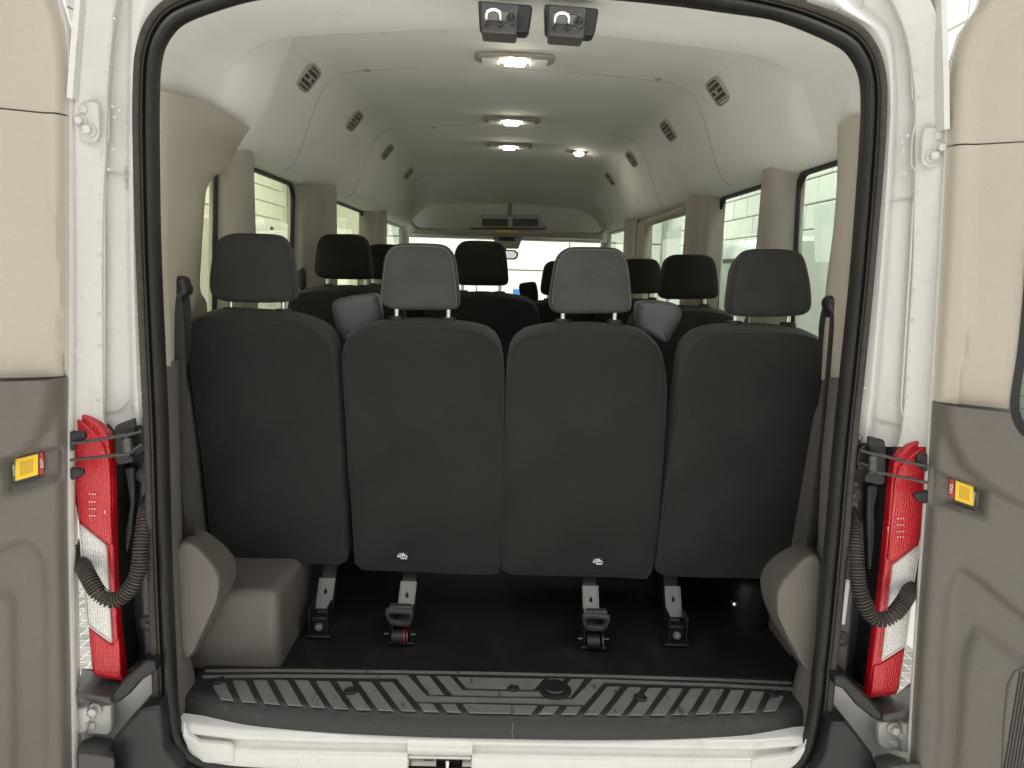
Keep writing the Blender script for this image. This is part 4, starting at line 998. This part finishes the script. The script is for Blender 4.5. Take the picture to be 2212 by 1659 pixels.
def build_door(side):
    if side < 0:
        E = aY(145, 700, -.045); ang = math.radians(66)
        ed = [(118, 0), (132, 35), (139, 69), (144, 139), (145, 300), (145, 576), (145, 800), (143, 950), (143, 1114), (146, 1300), (150, 1500), (153, 1659), (155, 1750)]
        sp1 = [(0, 230), (70, 236), (112, 243), (144, 253)]; sp2 = [(0, 819), (100, 818), (143, 815)]
    else:
        E = aY(2025, 700, -.045); ang = math.radians(56)
        ed = [(2124, 0), (2086, 42), (2062, 97), (2051, 156), (2044, 312), (2031, 576), (2013, 871), (1999, 1100), (1985, 1300), (1972, 1500), (1964, 1659), (1958, 1750)]
        sp1 = [(2212, 304), (2140, 306), (2090, 310), (2045, 318)]; sp2 = [(2212, 889), (2100, 876), (2013, 871)]
    r, d, n, hit, at = door(side, E, ang, ed, None, None)
    edge = interp([(z, u) for u, z in [hit(*p) for p in ed]])
    zs1 = sum(hit(*p)[1] for p in sp1)/len(sp1); zs2 = sum(hit(*p)[1] for p in sp2)/len(sp2)
    H = hit
    if side < 0:
        bulge = [H(*p) for p in ((116, 815), (110, 880), (92, 930), (60, 970), (20, 1000), (-40, 1030), (-200, 1060))]
        rec = [H(*p) for p in ((8, 985), (130, 965), (132, 1035), (8, 1075))]; btn = [(30, 995), (80, 983), (80, 1029), (30, 1043)]
        lockp = [(82, 980), (88, 979), (92, 983), (92, 1026), (88, 1029), (82, 1031)]; unl = [(25, 997), (29, 996), (29, 1043), (25, 1044)]
        pocket = [H(*p) for p in ((100, 1700), (100, 1300), (94, 1220), (70, 1178), (40, 1172), (0, 1190), (-200, 1280))]
        rib = [H(*p) for p in ((28, 1700), (28, 1330), (20, 1290), (-60, 1270))]
        top = [H(*p) for p in ((108, 400), (105, 150), (92, 60), (70, 0), (40, -60), (-60, -120))]
    else:
        bulge = [H(*p) for p in ((2040, 875), (2050, 940), (2080, 1000), (2130, 1045), (2190, 1080), (2300, 1110), (2420, 1130))]
        rec = [H(*p) for p in ((2015, 1015), (2130, 1060), (2125, 1120), (2011, 1088))]; btn = [(2064, 1040), (2103, 1054), (2103, 1097), (2062, 1083)]
        lockp = [(2050, 1038), (2054, 1036), (2062, 1039), (2061, 1082), (2052, 1080), (2049, 1075)]; unl = [(2103, 1058), (2107, 1060), (2104, 1096), (2101, 1096)]
        pocket = [H(*p) for p in ((2022, 1700), (2034, 1400), (2044, 1280), (2070, 1228), (2110, 1250), (2180, 1310), (2400, 1480))]
        rib = [H(*p) for p in ((2065, 1700), (2085, 1420), (2110, 1360), (2212, 1440))]
        top = [H(*p) for p in ((2092, 700), (2095, 400), (2100, 180), (2125, 90), (2165, 30), (2240, -30))]
    def closed(poly, kind):
        a, b = poly[0], poly[-1]
        return {'up': poly+[(2, b[1]), (2, 3), (a[0], 3)], 'down': poly+[(2, b[1]), (2, -3), (a[0], -3)]}[kind]
    PB, PP, PR_, PT = closed(bulge, 'up'), closed(pocket, 'down'), closed(rib, 'down'), None
    t0, t1 = top[0], top[-1]; PT = top+[(2, t1[1]), (2, -3), (t0[0], -3)]
    def sd(poly, p, cl=None):
        best = min(seg_d(p, a, b) for a, b in zip(poly, poly[1:]))
        return best if inpoly(p, cl) else -best
    def inpoly(p, poly):
        c = False; j = len(poly)-1
        for i in range(len(poly)):
            if (poly[i][1] > p[1]) != (poly[j][1] > p[1]) and p[0] < (poly[j][0]-poly[i][0])*(p[1]-poly[i][1])/(poly[j][1]-poly[i][1])+poly[i][0]: c = not c
            j = i
        return c
    def edgeroll(u, z): t = (u-edge(z)); return -.016*(1-smooth01(t/.022))
    def f_up(u, z):
        return edgeroll(u, z)-.014*smooth01((sd(top, (u, z), PT))/.03+.5)
    def f_low(u, z):
        w_ = edgeroll(u, z)
        w_ += .022*smooth01(sd(bulge, (u, z), PB)/.035+.5)
        din = min(seg_d((u, z), rec[i-1], rec[i]) for i in range(4)); ins = inpoly((u, z), rec)
        w_ -= .027*smooth01((din if ins else -din)/.014+.3)
        w_ -= .018*smooth01(sd(pocket, (u, z), PP)/.03+.5)
        w_ += .012*smooth01(sd(rib, (u, z), PR_)/.02+.5)
        return w_
    ztop = H(ed[0][0], -250)[1] if False else 1.78
    # top shape: trim leaves the hinge edge in a curve
    fld_grid(r, 'upper_trim', BEIGE, us, zr(zs1+.0018, 1.75, 40), edge, f_up, at)
    def f_mid(u, z): return edgeroll(u, z)-.010*smooth01(sd(top, (u, z), PT)/.03+.5)
    if side < 0:
        fld_grid(r, 'middle_trim', BEIGE, us, zr(zs2+.0015, zs1-.0018, 40), edge, f_mid, at)
    else:
        # window opening begins part way along: keep the trim strip up to the glass rim
        gl = interp([(z, u) for u, z in [H(*p) for p in ((2212, 560), (2210, 640), (2198, 760), (2184, 850), (2182, 880))]])
        zz = zr(zs2+.0015, zs1-.0018, 40); zg = H(2212, 560)[1]
        rows = []
        for z in zz:
            e = edge(z); lim = gl(z) if z < zg else gl(zg); rows.append([at(e+(lim-e)*t, z, f_mid(e+(lim-e)*t, z)) for t in [x/30 for x in range(31)]])
        v, f = grid(rows); obj('middle_trim', v, f, BEIGE, r, auto=60, solid=.003)
        # glass with its black rim and heater wires
        pts = [H(*p) for p in ((2216, 540), (2210, 640), (2198, 760), (2184, 850), (2182, 880), (2183, 895), (2190, 915), (2198, 930), (2212, 945), (2260, 965))]
        rim = [at(u, z, -.012) for u, z in pts]; rim2 = [at(u+.016, z+.006, -.016) for u, z in pts]
        far = at(pts[-1][0]+.4, pts[-1][1]-.05, -.012)
        rim = catmull(rim+[far], 40); rim2 = catmull(rim2+[far+V((0, 0, .016))], 40)
        v, f = grid([rim, [p+n*.008 for p in rim], [p+n*.004 for p in rim2], rim2]); obj('window_rim', v, f, BLK, r)
        g0 = [p-n*.004 for p in rim]; top_ = [at((p-E).dot(d), 1.30, -.016) for p in rim]
        v, f = grid([g0, top_]); obj('window_pane', v, f, GLS, r)
        za, zb = H(2200, 930)[1], 1.28; k = 0
        z = za+.02
        while z < zb:
            u0 = gl(max(z, zs2))+.004
            v, f = tube([at(u0, z, -.014), at(u0+.4, z, -.014)], .0009, 5); obj('heater_wire', v, f, DSTL, r); z += .026
    if side < 0: fld_grid(r, 'lower_trim', TAUPE, us, zr(-.30, zs2-.0015, 120), edge, f_low, at)
    else:
        wb = interp([(z, u) for u, z in [H(*p) for p in ((2182, 880), (2183, 895), (2190, 915), (2198, 930), (2212, 945), (2260, 965), (2400, 980))]])
        zlow = H(2400, 980)[1]; rows = []
        for z in zr(-.30, zs2-.0015, 150):
            e = edge(z); full = us[-1]; lim = full if z < zlow else min(full, wb(z)-e); a_ = lim*.85 if lim < full else full
            tt = [t if t <= a_ else a_+(t-a_)*(lim-a_)/(full-a_) for t in us]
            rows.append([at(e+t, z, f_low(e+t, z)) for t in tt])
        v, f = grid(rows); obj('lower_trim', v, f, TAUPE, r, auto=60, solid=.003)
    # white door shell behind the trims
    zs = zr(-.30, 1.78, 44); rows = []
    for z in zs:
        e = edge(z); k = .010 if side < 0 else .006
        rows.append([at(e+.3, z, -.060), at(e+.012, z, -.060), at(e+.004, z, -.020), at(e-k*.4, z, -.012), at(e-k, z, -.016), at(e-k*1.2, z, -.03), at(e-k*1.2, z, -.08), at(e+.01, z, -.10), at(e+.66, z, -.10)])
    v, f = grid(rows); obj('door_shell', v, f, WHT, r, auto=50)
    # joint line shadow gap backing is the shell; lock button unit
    rn = -.018+.022*0
    def bw(px, py): u, z = H(px, py); return u, z, f_low(u, z)
    def plate(name, poly, m, h, base=0):
        us_ = [H(*p) for p in poly]; c = (sum(u for u, z in us_)/len(us_), sum(z for u, z in us_)/len(us_)); w0 = f_low(*c)+.001+base
        q = [at(u, z, w0+h) for u, z in us_]; v, f = slab(q, -n*(h+.004)); return obj(name, v, f, m, r, bevel=.0012), w0+h
    fr = [(btn[0][0]-5, btn[0][1]-7), (btn[1][0]+3, btn[1][1]-8), (btn[2][0]+3, btn[2][1]+5), (btn[3][0]-5, btn[3][1]+8)]
    if side > 0: fr = [(btn[0][0]-3, btn[0][1]-9), (btn[1][0]+5, btn[1][1]-6), (btn[2][0]+4, btn[2][1]+9), (btn[3][0]-3, btn[3][1]+6)]
    plate('lock_bezel', fr, BLK, .0115); plate('lock_button', btn, YEL, .003, .0115)
    btn = [(p[0]*1.0, p[1]) for p in btn]
    cx_, cy_ = sum(p[0] for p in btn)/4, sum(p[1] for p in btn)/4
    inn = [(cx_+(p[0]-cx_)*.55, cy_+(p[1]-cy_)*.62) for p in btn]; o, _ = plate('recess_shade', inn, YELD, .0008, .0145)  # flat plate on the button; its darker yellow paints the shade of a hollow
    plate('lock_label', lockp, REDL, .012); plate('unlock_label', unl, GRN, .012)
    # print: marks of LOCK / UNLOCK running along the labels
    def word(poly, txt, m, hgt, lift):
        us_ = [H(*p) for p in poly]; c0 = min(z for u, z in us_); c1 = max(z for u, z in us_); uc = sum(u for u, z in us_)/len(us_)
        cu = bpy.data.curves.new('t', 'FONT'); cu.body = txt; cu.size = hgt; cu.align_x = 'CENTER'; cu.align_y = 'CENTER'
        t = bpy.data.objects.new('t', cu); COL.objects.link(t); dg = bpy.context.evaluated_depsgraph_get(); me = bpy.data.meshes.new_from_object(t.evaluated_get(dg)); bpy.data.objects.remove(t)
        o = bpy.data.objects.new('lettering', me); COL.objects.link(o); o.parent = r; me.materials.clear(); me.materials.append(m)
        zc = (c0+c1)/2; w0 = f_low(uc, zc)+lift
        xa = V((0, 0, -1)) if side < 0 else V((0, 0, 1)); ya = n.cross(xa)
        o.matrix_local = Matrix((xa, ya, n)).transposed().to_4x4(); o.location = at(uc, zc, w0)
    word(lockp, 'LOCK', INK, .008, .014); word(unl, 'UNLOCK', INK, .006, .014)
    if side > 0:   # speaker grille low on the door
        gp = [H(*p) for p in ((2212, 1442), (2190, 1450), (2174, 1480), (2166, 1560), (2162, 1659), (2162, 1740))]
        pl = [(u, z) for u, z in gp]+[(gp[0][0]+.12, gp[-1][1]), (gp[0][0]+.12, gp[0][1])]
        q = [at(u, z, f_low(*gp[3])+.006) for u, z in pl]; v, f = slab(q, -n*.02); obj('speaker_rim', v, f, TAUPE, r, bevel=.006, segs=3)
        dots = []
        uu = gp[-2][0]+.006
        while uu < gp[0][0]+.10:
            z = gp[-1][1]+.006
            while z < gp[0][1]-.008:
                if inpoly((uu, z), pl): dots.append(boxm(at(uu, z, f_low(*gp[3])+.0062), (.003, .003, .003)))
                z += .0055
            uu += .0055
        v, f = join(*dots[:2600]); o = obj('grille_holes', v, f, BLK, r, smooth=False)
    return r
build_door(-1); build_door(1)

# ================================================================== SEATS
SA, SB = .423, -.114
NB = V((0, -1, SB)).normalized()
def seat_back(parent, outl, m_back, m_side, front=.13, n=72, loc=V()):
    o = catmull([V(p) for p in outl], n, True); c = sum(o, V())/n
    def rg(ins, dep, rise=0):
        base = inset(o, ins, NB)
        return [p-NB*dep+V((0, 0, rise*smooth01((p.z-c.z)/.3)))-loc for p in base]
    far = [[p.lerp(c, k)+NB*b-loc for p in o] for k, b in ((.75, .012), (.45, .011), (.2, .008))]
    rs = far+[rg(.016, -.005), rg(.006, -.003), rg(.001, .0)]
    v, f = rings(rs, True, False); a = obj('back_panel', v, f, m_back, parent, auto=80)
    rs = [rg(.0015, .0005), rg(-.001, .004), rg(-.003, .015, .002), rg(-.002, .05, .007), rg(.0, .09, .008), rg(.006, front, .004), rg(.03, front+.025, -.01)]
    v, f = rings(rs, False, True); b = obj('backrest_side', v, f, m_side, parent, auto=80)
    v, f = tube(rg(.0005, -.0008), .0010, 5, closed=True); obj('piping', v, f, m_side, a, auto=80)
    return a, b
def headrest(parent, face, m, dep=.095, stitch=None, loc=V(), n=64):
    o = catmull([V(p) for p in face], n, True); c = sum(o, V())/n; nb = V((0, -1, 0))
    def rg(ins, d_): return [p-nb*d_-loc for p in inset(o, ins, nb)]
    rs = [[p.lerp(c, k)-nb*(-b)-loc for p in o] for k, b in ((.7, .008), (.4, .0065), (.18, .003))]+[rg(.010, -.001), rg(.003, .003), rg(-.001, .009), rg(-.003, .03), rg(-.002, .055), rg(.003, .075), rg(.012, .09), rg(.028, dep+.003)]
    v, f = rings(rs, True, True); h = obj('headrest', v, f, m, parent, auto=80)
    v, f = tube(rg(.0015, .0035), .0013, 5, closed=True); obj('seam', v, f, BLK, h, auto=80)
    if stitch:
        ring = resample(rg(.0052, .0005), 210, True); ms = []
        for i in range(0, 210, 2):
            a, b = ring[i], ring[(i+1) % 210]
            if (a+loc).z < c.z-.065: continue
            ms.append(tube([a+V((0, -.0012, 0)), a.lerp(b, .5)+V((0, -.002, 0)), b+V((0, -.0012, 0))], .0009, 4))
        v, f = join(*ms); s = obj('stitching', v, f, stitch, h)
    return h
def post(parent, p, zt, zb, loc=V()):
    v, f = tube([V((p.x, p.y, zt))-loc, V((p.x, p.y-.002, zb))-loc], .0065, 14); obj('headrest_post', v, f, CHR, parent)
    q = V((p.x, p.y-.002, zb))-loc
    rs = []
    for (a, b, h) in ((.021, .014, -.012), (.022, .015, -.004), (.0225, .0155, .004), (.020, .0135, .009), (.010, .009, .010)):
        rs.append([q+V((a*abs(math.cos(t))**.7*(1 if math.cos(t) > 0 else -1), b*math.sin(t), h)) for t in [2*math.pi*i/24 for i in range(24)]])
    v, f = rings(rs); obj('post_collar', v, f, BLK, parent)
def cushion(parent, x0, x1, loc=V(), y0=.52, y1=1.0, z0=.24, z1=.40):
    v, f = boxm(V(((x0+x1)/2, (y0+y1)/2, (z0+z1)/2))-loc, (x1-x0-.01, y1-y0, z1-z0)); obj('seat_cushion', v, f, FABM, parent, bevel=.04, segs=4)
SO = [
 [(406, 716), (412, 698), (440, 686), (478, 683), (550, 686), (610, 691), (650, 701), (688, 719), (711, 745), (720, 785), (728, 900), (735, 1050), (745, 1205), (742, 1221), (700, 1217), (600, 1216), (514, 1215), (468, 1208), (454, 1150), (441, 1024), (427, 920), (413, 815)],
 [(740, 800), (742, 752), (762, 724), (800, 712), (862, 707), (912, 705), (1000, 713), (1050, 724), (1075, 745), (1086, 785), (1088, 900), (1085, 1080), (1080, 1228), (1072, 1241), (1000, 1239), (860, 1233), (785, 1230), (768, 1222), (760, 1100), (750, 950)],
 [(1094, 860), (1097, 785), (1108, 750), (1137, 727), (1195, 716), (1267, 714), (1348, 720), (1392, 729), (1418, 747), (1432, 778), (1440, 835), (1437, 921), (1424, 1100), (1408, 1236), (1400, 1250), (1330, 1246), (1200, 1243), (1100, 1240), (1085, 1230), (1086, 1100)],
 [(1465, 880), (1472, 823), (1484, 766), (1500, 744), (1529, 726), (1568, 719), (1636, 717), (1694, 720), (1740, 725), (1772, 736), (1788, 752), (1788, 790), (1777, 850), (1756, 972), (1735, 1090), (1716, 1180), (1706, 1236), (1690, 1250), (1600, 1248), (1500, 1246), (1430, 1242), (1418, 1230), (1432, 1100), (1450, 990)]]
HR = [
 [(451, 610), (457, 557), (466, 525), (480, 511), (505, 505), (592, 508), (606, 517), (616, 535), (624, 570), (631, 630), (627, 645), (600, 652), (500, 652), (468, 646), (455, 634)],
 [(821, 644), (824, 603), (831, 555), (845, 534), (867, 527), (939, 528), (962, 533), (977, 550), (985, 589), (990, 655), (982, 667), (915, 668), (848, 666), (828, 658)],
 [(1189, 656), (1195, 603), (1206, 556), (1222, 540), (1241, 535), (1320, 536), (1342, 542), (1356, 566), (1363, 616), (1365, 664), (1350, 674), (1280, 676), (1214, 676), (1196, 670)],
 [(1580, 668), (1585, 622), (1592, 579), (1610, 551), (1630, 540), (1712, 541), (1735, 552), (1748, 594), (1754, 642), (1752, 667), (1736, 680), (1660, 684), (1598, 682), (1584, 678)]]
PO = [((499, 651), (499, 668)), ((612, 652), (612, 671)), ((857, 668), (857, 687)), ((969, 668), (969, 690)), ((1216, 676), (1216, 693)), ((1328, 676), (1328, 695)), ((1588, 680), (1588, 697)), ((1703, 683), (1703, 700))]
LBL = ['outer left rear bench seat with taupe wheel housing below it', 'inner left rear bench seat with white seat symbol low on its back', 'inner right rear bench seat with white seat symbol low on its back', 'outer right rear bench seat beside the right corner belt']
LEGPX = [(690, 1372), (868, 1386), (1280, 1396), (1460, 1390)]
seats = []
for i in range(4):
    ol = [aP(x, y, SA, SB) for x, y in SO[i]]; c = sum(ol, V())/len(ol)
    loc = V((c.x, .42, 0))
    t = thing('bench_seat', LBL[i], 'seat', loc, 'rear row bench seats')
    seats.append(t)
    a, b = seat_back(t, ol, FAB, FABM, loc=loc)
    hf = [aY(x, y, .355) for x, y in HR[i]]
    headrest(t, hf, FABG if i in (1, 2) else FABM, stitch=STITCH if i in (1, 2) else STITCHD, loc=loc)
    for k in (0, 1):
        (x1, y1), (x2, y2) = PO[2*i+k]; p = aY(x1, y1, .40); q = aY(x2, y2, .40); post(t, p, p.z+.03, q.z-.004, loc)
    xs_ = [p.x for p in ol]; cushion(t, min(xs_)+.01, max(xs_)-.01, loc)
    # rear leg
    fx, fy = LEGPX[i]; foot = aZ(fx, fy, 0)
    tp = V((foot.x+(.012 if i in (0, 1) else -.004), .47, .235))
    lg = part('seat_leg', t)
    def chan(a, b, w_, m, name, dd=.012):
        ax = (b-a); r1 = V((1, 0, 0)); q = [a-r1*w_, a+r1*w_, b+r1*w_, b-r1*w_]
        nn = ax.cross(r1).normalized(); nn = nn if nn.y < 0 else -nn
        v, f = slab([p-loc for p in q], -nn*.003); o = obj(name, v, f, m, lg, bevel=.001)
        for s in (-1, 1):
            q = [a+r1*(s*w_), a+r1*(s*w_)-nn*.03, b+r1*(s*w_)-nn*.03, b+r1*(s*w_)]
            v, f = slab([p-loc for p in q], r1*(s*.003)); obj('leg_flange', v, f, BLK if m is BLK else STL, lg)
        return nn
    m1 = foot.lerp(tp, .62); m0 = foot.lerp(tp, .28)
    nn = chan(foot+V((0, .03, .03)), tp+V((0, .03, 0)), .017, BLK, 'leg_core')
    nn = chan(m0, m1, .021, STL, 'leg_plate')
    cc = m0.lerp(m1, .5)+nn*.0005
    v, f = pillow([cc-loc+V((.005*math.cos(k), 0, .016*math.sin(k))) for k in [2*math.pi*j/16 for j in range(16)]], [(.002, -.0006), (0, .002)], nn, 24); obj('slot', v, f, BLK, lg)
    for s in (-1, 1):
        v, f = boxm(foot+V((s*.026, .02, .045))-loc, (.004, .07, .09)); obj('foot_cheek', v, f, BLK, lg, bevel=.001)
    v, f = boxm(foot+V((0, .02, .004))-loc, (.075, .08, .008)); obj('foot_plate', v, f, BLK, lg, bevel=.002)
    if i in (0, 3):
        hexbolt(foot+V((0, -.004, .028))-loc, (0, -1, .5), .008, .008, STL, lg)
        v, f = boxm(foot+V((0, .02, .028))-loc, (.05, .03, .05)); obj('foot_block', v, f, BLK, lg, bevel=.004)
    else:
        hc = foot+V((-.004 if i == 1 else .002, -.022, .088))
        pts = [V((x, -.3*z, z)) for x, z in ((-.036, .026), (.036, .022), (.038, -.004), (.024, -.030), (-.024, -.026), (-.037, -.002))]
        o1 = catmull(pts, 40, True); o2 = [V((p.x*.70, p.y*.52, p.z*.52)) for p in o1]; ny = V((0, -1, -.3)).normalized()
        v, f = grid([[hc+p-loc for p in o1], [hc+p+ny*.004-loc for p in inset(o1, .002, ny)], [hc+p+ny*.004-loc for p in inset(o2, -.002, ny)], [hc+p-loc for p in o2], [hc+p-ny*.008-loc for p in o2], [hc+p-ny*.008-loc for p in o1]], closed_u=True, closed_v=True)
        obj('release_handle', v, f, BLKS, lg, auto=40)
        v, f = boxm(hc+V((.002, .012, .028))-loc, (.062, .022, .008)); obj('handle_bar', v, f, BLKS, lg, bevel=.003)
        wc = foot+V((-.006 if i == 1 else 0, -.012, .022))
        a_ = wc-loc
        v, f = disc(a_+V((.016, 0, 0)), (-1, 0, 0), .022, .036, 26); obj('latch_wheel', v, f, BLK, lg)
        if i == 1: v, f = disc(a_+V((.019, 0, 0)), (-1, 0, 0), .0225, .005, 26); obj('red_indicator', v, f, REDL, lg)
        v, f = disc(a_+V((.026, 0, 0)), (-1, 0, 0), .0225, .003, 26); obj('wheel_plate', v, f, STL, lg)
        for s in (-1, 1): v, f = tube([a_+V((s*.03, .005, .006)), a_+V((s*.045, .008, .004))], .003, 8); obj('axle_pin', v, f, STL, lg)
# fold-down symbols on the two inner seats
def symbol(t, px, py):
    loc = t.location; c = aP(px, py, SA-.0115, SB)
    X = V((1, 0, 0)); Z = NB.cross(X).normalized(); Z = Z if Z.z > 0 else -Z
    sy = part('seat_symbol', t)
    def at(u, w_, h=0): return c-loc+X*u+Z*w_+NB*h
    v, f = slab([at(-.0185, -.012, .001), at(.0185, -.012, .001), at(.0185, .012, .001), at(-.0185, .012, .001)], -NB*.004); obj('patch', v, f, BLK, sy, bevel=.001)
    def ln(p, r_): v, f = tube([at(u, w_, .0022) for u, w_ in p], r_, 6); obj('mark', v, f, INK, sy)
    ln([(-.004, -.006), (-.004, .005), (-.002, .008), (.000, .007), (.000, -.002)], .0011); ln([(.002, -.002), (.002, .008), (.004, .009), (.005, .0), (.007, -.001), (.007, .005)], .0011)
    ln([(-.004, -.007), (.010, -.007), (.0135, -.005), (.0135, -.001), (.010, .002), (.008, .001)], .0013)
    ln([(-.005, .008), (-.008, .006), (-.0105, .001), (-.0105, -.002)], .0011); ln([(-.0145, .0), (-.0105, -.004), (-.006, -.001)], .0012)
    ln([(-.004, -.0098), (.014, -.0098)], .0006)
symbol(seats[1], 869, 1200); symbol(seats[2], 1291, 1212)
# shoulder belt towers on the inner seats
def tower(t, poly, Y=.47):
    loc = t.location; q = [aY(x, y, Y)-loc for x, y in poly]
    v, f = pillow(q, [(.035, -.010), (.018, -.009), (.007, -.006), (.001, 0), (0, .008), (0, .045), (.008, .06)], (0, -1, 0), 56); obj('belt_tower', v, f, TOWER, t, auto=80)
tower(seats[1], [(716, 664), (720, 652), (734, 644), (770, 637), (808, 634), (818, 645), (822, 700), (800, 720), (744, 738), (738, 730), (726, 706)])
tower(seats[2], [(1376, 660), (1382, 652), (1400, 650), (1440, 652), (1462, 658), (1473, 674), (1470, 692), (1454, 720), (1444, 738), (1434, 740), (1400, 722), (1378, 712)])
# soft wear and lint on the left seat top
# rows in front: copies of an inner seat
def copy_seat(src, name, label, dx, dy, dz, sc, group, keep=('back_panel', 'backrest_side', 'headrest', 'headrest_post', 'post_collar', 'seat_cushion'), mats=None):
    r = bpy.data.objects.new(name, None); COL.objects.link(r); r.location = (dx, dy, dz); r.scale = sc
    r['label'] = label; r['category'] = 'seat'; r['group'] = group
    for ch in src.children:
        b = ch.name.split('.')[0]
        if b not in keep: continue
        c = ch.copy(); COL.objects.link(c); c.parent = r
        if b == 'headrest':
            me = c.data.copy(); c.data = me; me.materials[0] = FABD
        if b in ('backrest_side', 'back_panel'):
            me = c.data.copy(); c.data = me; me.materials[0] = FABD
        for g in ch.children:
            if g.name.split('.')[0] in ('seam', 'piping'):
                d = g.copy(); COL.objects.link(d); d.parent = c
    return r
FABD = mat('seat_fabric_dark', (.017, .0155, .014), .9, spec=.2, noise=900, var=.3, vscale=8, bump=[(1500, .35, .001)], sheen=.04)
hc2 = sum([aY(x, y, .355) for x, y in HR[1]], V())/len(HR[1]); off = hc2-seats[1].location
def place(px, py, Y, label, group, src=1, wide=1.0, name='bench_seat'):
    p = aY(px, py, Y); o = (sum([aY(x, y, .355) for x, y in HR[src]], V())/len(HR[src]))-seats[src].location
    r = copy_seat(seats[src], name, label, p.x-o.x*wide, p.y-o.y, p.z-o.z, (wide, 1, 1), group); return r
place(736, 555, 1.29, 'dark third row seat at the left window', 'third row seats', 1, 1.06)
s3c = place(1034, 569, 1.29, 'dark third row centre seat between the two inner rear headrests', 'third row seats', 1, 1.06)
place(1488, 600, 1.29, 'dark third row seat at the right window', 'third row seats', 2, 1.06)
place(828, 566, 2.08, 'dark second row left seat, mostly hidden behind the third row', 'second row seats', 1)
s2c = place(1213, 602, 2.15, 'dark second row inner seat, peeking left of the inner right rear headrest', 'second row seats', 2)
place(1383, 598, 2.08, 'dark second row right seat ahead of the right window seat', 'second row seats', 2)
q = [aY(x, y, 2.26) for x, y in ((1121, 622), (1124, 613), (1136, 610), (1155, 609), (1160, 618), (1161, 650), (1130, 650))]
v, f = pillow([p-s2c.location for p in q], [(.02, -.006), (.008, -.004), (0, 0), (0, .03)], (0, -1, 0), 40)
obj('belt_tower', v, f, FABD, s2c, auto=80)
q = [aY(x, y, 4.75) for x, y in ((1108, 624), (1127, 625), (1127, 640), (1108, 640))]
v, f = slab(q, (0, .02, 0)); vp('dash_screen', v, f, BLUE)
# belt guide on the left window post
v, f = pillow([aY(x, y, 1.36) for x, y in ((640, 590), (648, 578), (656, 580), (660, 600), (659, 622), (648, 626), (641, 612))], [(.015, -.008), (.004, -.004), (0, 0), (0, .02)], (0, -1, 0), 28); vp('belt_guide', v, f, BLK)

# ================================================================== BEYOND THE GLASS
def neighbour(X, s, y0, z1, label, xw=.9):  # plain white box with a black rimmed window, outside the side glass
    t = thing('boxy_form', label, 'form', (X, y0, GZ))
    sec = [(0, .0), (0, z1-GZ-.45), (s*.03, z1-GZ-.2), (s*.06, z1-GZ-.06), (s*.12, z1-GZ), (s*xw, z1-GZ+.02), (s*xw, 0)]
    rows = [[V((x, y, z)) for x, z in sec] for y in (0, .04, 1.2, 2.4, 3.0)]
    rows[0] = [V((x+s*.03, y, max(0, z-.03))) for x, y, z in [tuple(p) for p in rows[0]]]
    v, f = grid(rows); n = len(sec); f += [tuple(range(n))]; obj('body', v, f, WHT, t, auto=40)
    def wp(y, z, d): return V((s*(.015+.05*smooth01((z-(z1-GZ-.6))/.5))-s*d, y, z))
    def rr(i_, d, rad=.09):
        a, b, c, e = .28+i_, 1.3-i_, z1-GZ-.62+i_, z1-GZ-.13-i_; o = []
        for (cy, cz, a0) in ((b-rad, e-rad, 0), (a+rad, e-rad, 90), (a+rad, c+rad, 180), (b-rad, c+rad, 270)):
            for k in range(7): tt = math.radians(a0+k*15); o.append(wp(cy+rad*math.cos(tt), cz+rad*math.sin(tt), d))
        return o
    v, f = rings([rr(0, .0), rr(0, .03), rr(.03, .03), rr(.035, .01)], False, False); obj('window_rim', v, f, BLK, t)
    v, f = rings([rr(.03, .015), rr(.1, .015)], False, True); obj('window', v, f, mat('dull_glass', (.35, .42, .36), .15), t)
    v, f = disc(V((s*.05-s*.02, .12, z1-GZ-.08)), (-s, 0, 0), .014, .02, 12); obj('dark_hole', v, f, BLK, t)
neighbour(-1.95, -1, 4.35, 1.43, 'white vehicle with black rimmed window seen through the left side glass')
neighbour(1.62, 1, 2.75, 1.33, 'white vehicle with black rimmed window seen through the right side glass', .7)
def sheet(px, X, label):
    q = [aX(x, y, X) for x, y in px]; v, f = slab(q, (.002 if X > 0 else -.002, 0, 0)); tag(obj('paper_sheet', v, f, PAPER, None, smooth=False), label, 'paper', 'white sheets outside the windows')
sheet([(1757, 441), (1815, 439), (1808, 568), (1760, 566)], .96, 'white paper sheet on the rearmost right window')
sheet([(1631, 490), (1662, 488), (1660, 520), (1639, 519)], .96, 'small white paper sheet on the middle right window')
sheet([(545, 500), (632, 498), (630, 516), (545, 520)], -.97, 'white paper sheet on the middle left window above the headrest')
sheet([(725, 470), (750, 472), (746, 512), (722, 512)], -.97, 'white paper sheet on the front left side window')
sheet([(1440, 500), (1470, 488), (1468, 560), (1440, 570)], .96, 'white paper sheet on the sliding door window')
